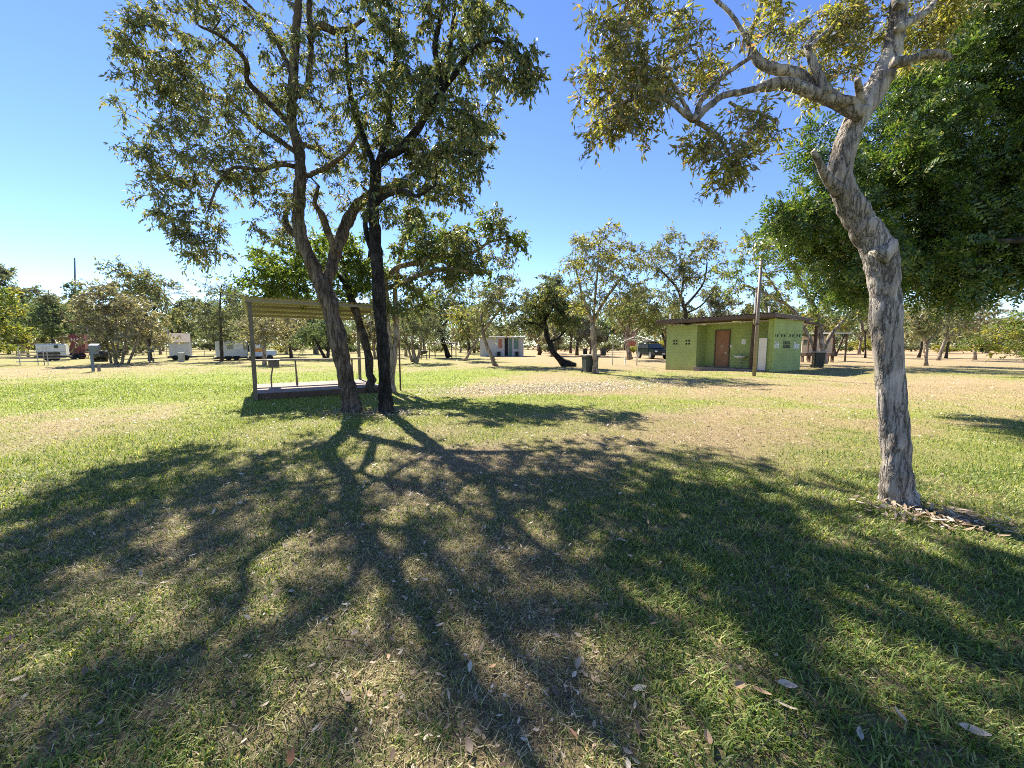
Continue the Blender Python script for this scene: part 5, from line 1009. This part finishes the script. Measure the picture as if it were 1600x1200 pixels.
# ------------------------------------------------------------------ far buildings and shelters
def bldg(label, pxl, pxr, pyb, pyt, depth, mat, roofmat, name="cabin", cat="cabin"):
    a = G(pxl, pyb); b = G(pxr, pyb); h = P((pxl + pxr) / 2, pyt, a[1])[2]; w_ = b[0] - a[0]; c = (a + b) / 2
    o = thing(name, label, cat, tuple(c)); return o, c, w_, h
o, c, w_, h = bldg("long white cabin block with open dark doorway and posters behind leaning trees", 750, 818, 557, 527.5, 4, None, None, "cabin_block", "cabin")
MB().box(c + np.array([0, 2, h / 2 - .1]), (w_, 4, h + .2)).build("wall", M["cabin_white"], o, origin=c)
MB().box(c + np.array([0, 1.9, h + .12]), (w_ + .5, 4.6, .12), rx=.03).build("roof", M["roof_steel"], o, origin=c)
sc_ = c[1] / F
def fp(px, py): return P(px, py, c[1])
for (name, px0, px1, py0, py1, mt) in (("doorway", 788.5, 794, 528, 556, "dark"), ("door", 795, 800, 528, 556, "green_sign"), ("poster", 779, 784.5, 530, 544, "red_sign"), ("poster", 803, 810, 529, 545, "green_sign"), ("air_conditioner", 777, 782, 549.5, 556, "dark"), ("air_conditioner", 805, 810, 549.5, 556, "dark")):  # doorway is a near-black panel painted for the shade indoors
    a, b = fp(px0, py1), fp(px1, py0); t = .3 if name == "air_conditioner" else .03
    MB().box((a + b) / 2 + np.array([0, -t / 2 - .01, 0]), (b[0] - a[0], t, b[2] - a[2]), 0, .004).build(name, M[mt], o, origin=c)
o, c, w_, h = bldg("beige walled building half hidden behind forked trunks right of the block", 1252, 1301, 556, 527, 4, None, None, "beige_building", "building")
MB().box(c + np.array([0, 2.5, h / 2 - .1]), (w_, 5, h + .2)).build("wall", M["beige_wall"], o, origin=c); MB().box(c + np.array([0, 2.4, h + .11]), (w_ + .6, 5.6, .1), rx=.02).build("roof", M["roof_steel"], o, origin=c)
a = P(1262, 535, c[1]); MB().box(a + np.array([0, -.02, 0]), (1.2, .04, .8)).build("window", M["glass_dark"], o, origin=c)

def frame_shelter(label, pxl, pxr, pyb, pyt, depth, roofmat, postmat, name, fill=True):
    a, b = G(pxl, pyb), G(pxr, pyb); h = P(pxl, pyt, a[1])[2]; c = (a + b) / 2; w_ = b[0] - a[0]; o = thing(name, label, "shelter", tuple(c))
    for x in (-w_ / 2, w_ / 2):
        for y in (0, depth): m_ = MB(); m_.box(c + np.array([x, y, h / 2]), (.10, .10, h)); m_.build("post", postmat, o, origin=c)
    if fill: MB().box(c + np.array([0, depth / 2, h + .07]), (w_ + .5, depth + .5, .12), rx=.03).build("roof", roofmat, o, origin=c)
    else:
        m_ = MB(); m_.box(c + np.array([0, 0, h + .05]), (w_ + .3, .09, .1)).box(c + np.array([0, depth, h + .05]), (w_ + .3, .09, .1)); m_.box(c + np.array([-w_ / 2, depth / 2, h + .05]), (.09, depth - .1, .098)).box(c + np.array([w_ / 2, depth / 2, h + .05]), (.09, depth - .1, .098)); m_.build("beam", postmat, o, origin=c)
    return o
frame_shelter("flat roofed open shelter on thin posts under the trees beyond the lawn", 671, 706, 560, 536.5, 3.4, M["fascia"], M["rust_post"], "flat_shelter")
frame_shelter("small steel framed shelter with thin flat roof right of the forked trunks", 1299, 1320, 565, 521, 3.0, M["galv"], M["rust_post"], "pergola", fill=True)
q = G(662.5, 562); bq = thing("drum_barbecue", "black half drum barbecue on thin legs left of the flat roofed shelter", "barbecue", tuple(q))
bm = bmesh.new(); bmesh.ops.create_uvsphere(bm, u_segments=16, v_segments=10, radius=1.0)
for v in bm.verts:
    if v.co.z > 0: v.co.z *= .05
MB().add_bm(bm, Matrix.Translation(q + np.array([0, 0, .95])) @ Matrix.Diagonal((.45, .3, .36, 1))).build("drum", M["bin_black"], bq, origin=q)
for (x, y) in ((-.3, -.15), (.3, -.15), (-.3, .15), (.3, .15)): m_ = MB(); m_.tube([q + np.array([x, y, 0]), q + np.array([x * .8, y * .8, .75])], .025, k=6); m_.build("leg", M["rust_post"], bq, origin=q)
m_ = MB(); m_.tube([q + np.array([-.05, .1, .9]), q + np.array([-.05, .1, 2.3])], .05, k=8); m_.build("flue", M["bin_black"], bq, origin=q)
def small_table(label, px, py, w_):
    q = G(px, py); o = thing("fire_table", label, "table", tuple(q)); MB().box(q + np.array([0, 0, .72]), (w_, .5, .28), .3, .02).build("tray", M["rust_post"], o, origin=q)
    for x in (-.4, .4):
        m_ = MB(); m_.box(q + np.array([x * w_, 0, .30]), (.07, .3, .60)); m_.build("leg", M["rust_post"], o, origin=q)
small_table("rusty raised tray table between the green block and its porch post", 1258.5, 566, .75)
small_table("small rusty tray table right of the black bin", 1296, 566, .55)

# ------------------------------------------------------------------ far left: power boxes, sheds, vans, trailers, masts
def power_box(label, px, py, top, w_px):
    q = gbase(px, py); s_ = q[1] / F; h = P(px, top, q[1])[2]; o = thing("power_box", label, "power box", tuple(q), 0, "blue grey power boxes")
    m_ = MB(); m_.box(q + np.array([0, 0, h * .45]), (.15, .12, h * .9), .1, .01); m_.build("post", M["blue_grey"], o, origin=q)
    MB().box(q + np.array([w_px * s_ * .40, 0, h - .24]), (w_px * s_ * .66, .26, .42), .1, .02).build("cabinet", M["blue_grey"], o, origin=q)
    MB().box(q + np.array([w_px * s_ * .42, -.03, h - .06]), (w_px * s_ * 1.0, .40, .30), .1, .02, rx=.25).build("hood", M["blue_grey"], o, origin=q)
    MB().box(q + np.array([.34, .0, .16]), (.16, .14, .34), .1, .02).build("tap_stub", M["concrete"], o, origin=q); return o
power_box("nearer blue grey power box post with hood on the left lawn", 146, 581, 541, 14)
power_box("farther blue grey power box post in front of a dark tree trunk", 234, 566, 543, 10)
# white shed on a trailer
q = G(282, 563); sc_ = q[1] / F; w_ = 32 * sc_; h = P(282, 535, q[1])[2]; ht = P(282, 521, q[1])[2]; o = thing("white_shed", "small white shed with tan pitched roof on a low trailer", "shed", tuple(q), 0)
MB().box(q + np.array([0, 1, .45 + (h - .45) / 2]), (w_, 2.0, h - .45)).build("wall", M["van_white"], o, origin=q)
m_ = MB(); e = w_ / 2 + .12
for s_ in (0, 1):
    y0_, y1_ = (-.15, 1.0) if s_ == 0 else (2.15, 1.0); a_ = [q + np.array([-e, y0_, h - .05]), q + np.array([e, y0_, h - .05]), q + np.array([e * .92, y1_, ht]), q + np.array([-e * .92, y1_, ht])]; m_.quad(*a_); m_.quad(*[p_ + np.array([0, 0, .05]) for p_ in a_[::-1]])
m_.build("roof", M["shed_roof"], o, origin=q)
m_ = MB(); m_.quad(q + np.array([w_ / 2 - .01, .02, h]), q + np.array([w_ / 2 - .01, 1.98, h]), q + np.array([w_ / 2 - .01, 1.0, ht - .06]), q + np.array([w_ / 2 - .01, 1.0, ht - .07])); m_.quad(q + np.array([-w_ / 2 + .01, 1.98, h]), q + np.array([-w_ / 2 + .01, .02, h]), q + np.array([-w_ / 2 + .01, 1.0, ht - .06]), q + np.array([-w_ / 2 + .01, 1.0, ht - .07])); m_.build("gable", M["van_white"], o, origin=q)
m_ = MB(); m_.box(q + np.array([.2, .9, .36]), (w_ + .9, 1.7, .14)).box(q + np.array([w_ * .5 + 1.4, .9, .34]), (2.2, .12, .10)); m_.build("trailer_bed", M["bin_black"], o, origin=q)
for x in (-.5, .6):
    m_ = MB(); m_.tube([q + np.array([x, -.1, .26]), q + np.array([x, .12, .26])], .26, k=14); m_.build("wheel", M["rubber"], o, origin=q)
tag(MB().box(G(284, 565.5) + np.array([0, 0, .42]), (.55, .4, .84), 0, .02).build("grey_cabinet", M["galv"], origin=G(284, 565.5)), "small grey cabinet standing in front of the white shed", "cabinet")
# long white cabin van
def van(label, pxl, pxr, pyb, pyt, name, mats, dy=2.2, windows=(), stripe=None, low=.35):
    a, b = G(pxl, pyb), G(pxr, pyb); c = (a + b) / 2; w_ = b[0] - a[0]; h = P(pxl, pyt, a[1])[2]; o = thing(name, label, "caravan", tuple(c))
    bm = bmesh.new(); bmesh.ops.create_cube(bm, size=1.0); bmesh.ops.scale(bm, vec=(w_, dy, h - low), verts=bm.verts); bmesh.ops.bevel(bm, geom=bm.edges[:], offset=.09, segments=3, affect='EDGES')
    MB().add_bm(bm, Matrix.Translation(c + np.array([0, dy / 2, low + (h - low) / 2]))).build("body", mats, o, origin=c)
    for (x0, x1, y0, y1) in windows:
        p0, p1 = P(x0, y1, c[1]), P(x1, y0, c[1]); MB().box((p0 + p1) / 2 + np.array([0, -.012, 0]), (p1[0] - p0[0], .03, p1[2] - p0[2]), 0, .005).build("window", M["glass_dark"], o, origin=c)
    for (nm, x0, x1, y0, y1, mt) in (stripe or ()):
        p0, p1 = P(x0, y1, c[1]), P(x1, y0, c[1]); MB().box((p0 + p1) / 2 + np.array([0, -.010, 0]), (p1[0] - p0[0], .024, p1[2] - p0[2])).build(nm, mt, o, origin=c)
    MB().box(c + np.array([0, dy / 2, low - .1]), (w_ + .6, dy * .8, .14)).build("chassis", M["bin_black"], o, origin=c)
    for x in (-.12, .12):
        m_ = MB(); m_.tube([c + np.array([x * w_ - .35 * np.sign(x) * 0, .05, .3]), c + np.array([x * w_, .3, .3])], .3, k=14); m_.build("wheel", M["rubber"], o, origin=c)
    return o, c
van("long white cabin van with dark windows left of the shelter post", 338, 389, 563, 533, "cabin_van", M["van_white"], 2.4, ((343, 347.5, 536, 546), (355, 363, 536.5, 545.5), (380.5, 387, 535, 546)), (("trim", 366.5, 379.5, 534.8, 545, M["white"]),))
van("white caravan with orange stripe over pale blue seen past the shelter post", 391, 412, 563, 537.5, "caravan", M["van_white"], 2.2, (), (("stripe", 392.2, 411, 544.2, 550, M["orange"]), ("panel", 392.2, 411, 551, 558, M["van_blue"])))
van("small white camper with square dark window behind steel rails", 58, 105, 564, 537, "camper", M["van_white"], 2.0, ((84.5, 90.5, 538.8, 544.2),), (("lower_panel", 60, 94, 550, 558.5, M["bin_black"]),), low=.5)
# boat-like low trailer at the right of the vans
a, b = G(412, 564), G(432, 564); c = (a + b) / 2; o = thing("box_trailer", "low pale trailer parked right of the orange striped caravan", "trailer", tuple(c)); MB().box(c + np.array([0, .8, .75]), (b[0] - a[0], 1.5, .5), 0, .05).build("body", M["van_blue"], o, origin=c)
MB().box(c + np.array([0, .8, 1.02]), (b[0] - a[0] + .1, 1.6, .05)).build("lid", M["white"], o, origin=c); m_ = MB(); m_.tube([c + np.array([0, -.1, .3]), c + np.array([0, .12, .3])], .3, k=14); m_.build("wheel", M["rubber"], o, origin=c); MB().box(c + np.array([-1.3, .8, .42]), (1.6, .1, .1)).build("drawbar", M["bin_black"], o, origin=c)
# steel rail yard panels in front of the camper
q = G(52, 571); yd = thing("rail_fence", "low steel rail fence panel in front of the white camper", "fence", tuple(q)); s_ = q[1] / F
for px in (32, 60, 70, 76): m_ = MB(); p_ = G(px, 571); m_.box(p_ + np.array([0, 0, .72]), (.07, .07, 1.44)); m_.build("post", M["galv"], yd, origin=q)
for py in (550, 555, 560, 565): m_ = MB(); m_.tube([P(24, py, q[1] - .06), P(104, py, q[1] - .06)], .035, k=6); m_.build("rail", M["galv"], yd, origin=q)
# maroon box on a wheeled frame, with steps
a, b = G(109, 561), G(139, 561); c = (a + b) / 2; w_ = b[0] - a[0]; h0, h1 = P(109, 549, a[1])[2], P(109, 522.5, a[1])[2]; o = thing("maroon_wagon", "tall maroon steel box wagon with white marks and steps", "wagon", tuple(c), 0)
MB().box(c + np.array([-w_ * .10, 1.2, (h0 + h1) / 2]), (w_ * .78, 2.4, h1 - h0), .12, .02).build("body", M["maroon"], o, origin=c)
m_ = MB(); f_ = Matrix.Rotation(.12, 3, 'Z')
for i in range(7):
    v_ = f_ @ Vector((-w_ * .36 + i * w_ * .12, -1.215, 0)); m_.box(c + np.array([-w_ * .10 + v_.x, 1.2 + v_.y, (h0 + h1) / 2]), (.06, .05, h1 - h0 - .05), .12)
m_.build("ribs", M["maroon"], o, origin=c)
m_ = MB()
for (x, z, w2) in ((-.24, .72, .16), (-.10, .72, .10), (.04, .72, .16), (-.08, .38, .08), (-.08, .25, .2)):
    v_ = f_ @ Vector((x * w_, -1.26, 0)); m_.box(c + np.array([-w_ * .10 + v_.x, 1.2 + v_.y, h0 + (h1 - h0) * z]), (w2, .012, .12), .12)
m_.build("white_marks", M["letter_white"], o, origin=c)
MB().box(c + np.array([-w_ * .08, 1.1, h0 - .12]), (w_ * .85, 2.2, .16), .12).build("frame", M["maroon"], o, origin=c)
for x in (-.3, .1):
    m_ = MB(); m_.tube([c + np.array([x * w_, .0, .36]), c + np.array([x * w_, .26, .36])], .36, k=16); m_.build("wheel", M["rubber"], o, origin=c)
m_ = MB()
for i in range(4): m_.box(c + np.array([w_ * .34, -.25 + i * .22, .18 + i * .24]), (w_ * .36, .28, .05))
m_.box(c + np.array([w_ * .34 - w_ * .19, .1, .5]), (.05, 1.0, .08), rx=.8).box(c + np.array([w_ * .34 + w_ * .19, .1, .5]), (.05, 1.0, .08), rx=.8); m_.build("steps", M["maroon"], o, origin=c)
q = G(152, 565); bt_ = thing("black_tank", "low black tank trailer behind the nearer power box", "tank", tuple(q)); m_ = MB(); m_.tube([q + np.array([-.6, .3, .62]), q + np.array([-.5, .3, .62]), q + np.array([.6, .3, .62]), q + np.array([.75, .3, .62])], [.3, .45, .45, .25], k=16); m_.build("body", M["bin_black"], bt_, smooth=True, origin=q)
for x in (-.35, .35): m_ = MB(); m_.box(q + np.array([x, .3, .12]), (.1, .6, .3)); m_.build("leg", M["bin_black"], bt_, origin=q)
# wire fence beyond the vans
q = G(320, 557); wf = thing("wire_fence", "low wire fence on thin posts between the white shed and cabin van", "fence", tuple(q))
for k in range(9): p_ = q + np.array([-7 + 1.75 * k, 0, 0]); m_ = MB(); m_.tube([p_, p_ + np.array([0, 0, 1.25])], .035, k=6); m_.build("post", M["galv"], wf, origin=q)
m_ = MB()
for z in (.35, .75, 1.15): m_.tube([q + np.array([-7, -.04, z]), q + np.array([7, -.04, z])], .012, k=4)
m_.build("wire", M["galv"], wf, origin=q)
# masts
q = G(119, 553); zt = P(116.5, 403, q[1])[2]; o = thing("radio_mast", "tall thin radio mast above the trees on the far left", "mast", tuple(q)); m_ = MB(); m_.tube([q, np.array([P(116.5, 403, q[1])[0], q[1], zt])], [.22, .10], k=8); m_.build("pole", M["blue_grey"], o, origin=q)
m_ = MB(); p_ = P(117, 438, q[1]); m_.tube([p_ + np.array([-.6, 0, 0]), p_ + np.array([.6, 0, 0])], .06, k=6); m_.build("crossarm", M["blue_grey"], o, origin=q)
q = G(266, 560); o = thing("antenna_mast", "television antenna mast with four crossbars left of the white shed", "antenna", tuple(q)); m_ = MB(); m_.tube([q, np.array([q[0], q[1], P(265, 439, q[1])[2]])], .05, k=8); m_.build("pole", M["galv"], o, origin=q)
for py in (444, 451, 458.5): m_ = MB(); m_.tube([P(262, py, q[1]), P(287, py, q[1])], .028, k=5); m_.build("crossbar", M["galv"], o, origin=q)

def face(o, th, u):
    k = 1.0 / (math.cos(th) - u * math.sin(th)); o.rotation_euler = (0, 0, th); o.scale = (k, 1, 1)
    for ch in o.children:
        if ch.name.startswith("wheel"):          # keep wheels round
            cx = sum(v.co.x for v in ch.data.vertices) / len(ch.data.vertices); ch.scale = (1 / k, 1, 1); ch.location.x = cx - cx / k
for o in list(C.objects):
    if o.parent is None and o.get("category"):
        b_ = o.name.split(".")[0]
        th = {"white_shed": .60, "cabin_van": .60, "caravan": .58, "camper": .74, "maroon_wagon": .60, "box_trailer": .5, "rail_fence": .75, "power_box": .45, "grey_cabinet": .55}.get(b_)
        if th: face(o, th, o.location.x / o.location.y)

# ------------------------------------------------------------------ far wood behind everything, wire fence, bark litter, large leaves
def far_wood():
    rng = np.random.default_rng(9); n = 110000; u = rng.uniform(-1.6, 1.6, n); y = rng.uniform(135, 175, n); x = u * y
    top = 6.5 + 10.5 * fbm2(x / 9.0, y / 60.0, 41, 4) * (0.75 + .25 * (u < .9)); z = rng.random(n) ** .8 * top
    p_ = np.stack([x, y, z + .2], 1); d_ = unit(rng.normal(0, 1, (n, 3))); s_ = unit(np.cross(d_, rng.normal(0, 1, (n, 3)))); L_ = rng.uniform(.5, 1.3, (n, 1))
    v = np.stack([p_, p_ + d_ * L_ * .5 + s_ * L_ * .28, p_ + d_ * L_, p_ + d_ * L_ * .5 - s_ * L_ * .28], 1).reshape(-1, 3)
    tag(np_mesh("distant_woodland", v, np.arange(4 * n).reshape(-1, 4), M["leaf_far"]), "low woodland in haze-paled colours closing the horizon behind the campground", "woodland", kind="stuff")
far_wood()
def bark_litter():
    rng = np.random.default_rng(15); n = 750; b = G(1405, 790); t = rng.normal(0, 1, n)
    px = 1460 + rng.normal(0, 62, n); py = 812 + (px - 1460) * .155 + rng.normal(0, 9, n); pts = np.array([G(a, max(b_, 770)) for a, b_ in zip(px, py)])
    L = .025 + .07 * rng.random(n) ** 2.4; v, f = dead_leaf_geo(rng, pts[:, 0], pts[:, 1], L, L * rng.uniform(.2, .45, n), .03, .3)
    tag(np_mesh("bark_litter", v, f, M["litter_pale"]), "fallen bark flakes and leaves heaped at the foot of the paperbark", "bark litter", kind="stuff")
bark_litter()
def big_leaf(px, py, L_, W_, az, tilt, mat, label):
    q = gbase(px, py) + np.array([0, 0, .035]); m_ = MB(); n = 8; rows = []
    for i in range(n + 1):
        t = i / n; w_ = W_ * math.sin(math.pi * min(1, t * .92 + .06)) ** .8 * (1 - .25 * t); zc_ = .10 * L_ * (4 * (t - .5) ** 2 - .4); rows.append([((t - .5) * L_, k * w_ / 2, zc_ + .22 * w_ * abs(k)) for k in (-1, -.5, 0, .5, 1)])
    mt = Matrix.Translation(q) @ Matrix.Rotation(az, 4, 'Z') @ Matrix.Rotation(tilt, 4, 'X')
    for i in range(n):
        for k in range(4): m_.quad(*[tuple(mt @ Vector(c)) for c in (rows[i][k], rows[i][k + 1], rows[i + 1][k + 1], rows[i + 1][k])])
    m_.tube([tuple(mt @ Vector((-.5 * L_, 0, rows[0][2][2]))), tuple(mt @ Vector((-.66 * L_, .02 * L_, rows[0][2][2] + .003)))], .0012, k=5)
    tag(m_.build("fallen_leaf", mat, smooth=True, origin=q), label, "leaf", "large fallen leaves in the near grass")
M["leaf_tan"] = plain("leaf_tan", (0.30, 0.20, 0.11), .6, var=.3, scale=30); M["leaf_cream"] = plain("leaf_cream", (0.42, 0.35, 0.26), .6, var=.3, scale=30)
for a in ((1522, 1156, .105, .048, -.5, .2, "leaf_cream", "cream fallen leaf lowest at the right in the near grass"), (1105, 1166, .075, .042, 1.2, .3, "leaf_tan", "tan fallen leaf standing tilted in grass at the bottom centre"), (1190, 1094, .085, .045, -.6, -.2, "leaf_tan", "tan curled fallen leaf lying just left of a cream leaf"),
          (1230, 1083, .09, .05, -.3, .15, "leaf_cream", "broad cream fallen leaf right of the tan curled leaf"), (1230, 1118, .085, .03, -.5, -.3, "leaf_cream", "narrow cream fallen leaf below the broad cream leaf"), (1342, 1160, .08, .03, .9, .3, "leaf_cream", "narrow pale fallen leaf between the lowest cream leaf and the tan ones"),
          (1405, 1130, .08, .026, 1.3, .2, "leaf_cream", "slim pale leaf fallen in green grass right of centre"), (1155, 1083, .07, .04, .3, .4, "leaf_tan", "small brown fallen leaf left of the tan curled leaf")):
    big_leaf(a[0], a[1], a[2] * .8, a[3] * .85, a[4], a[5], M[a[6]], a[7])
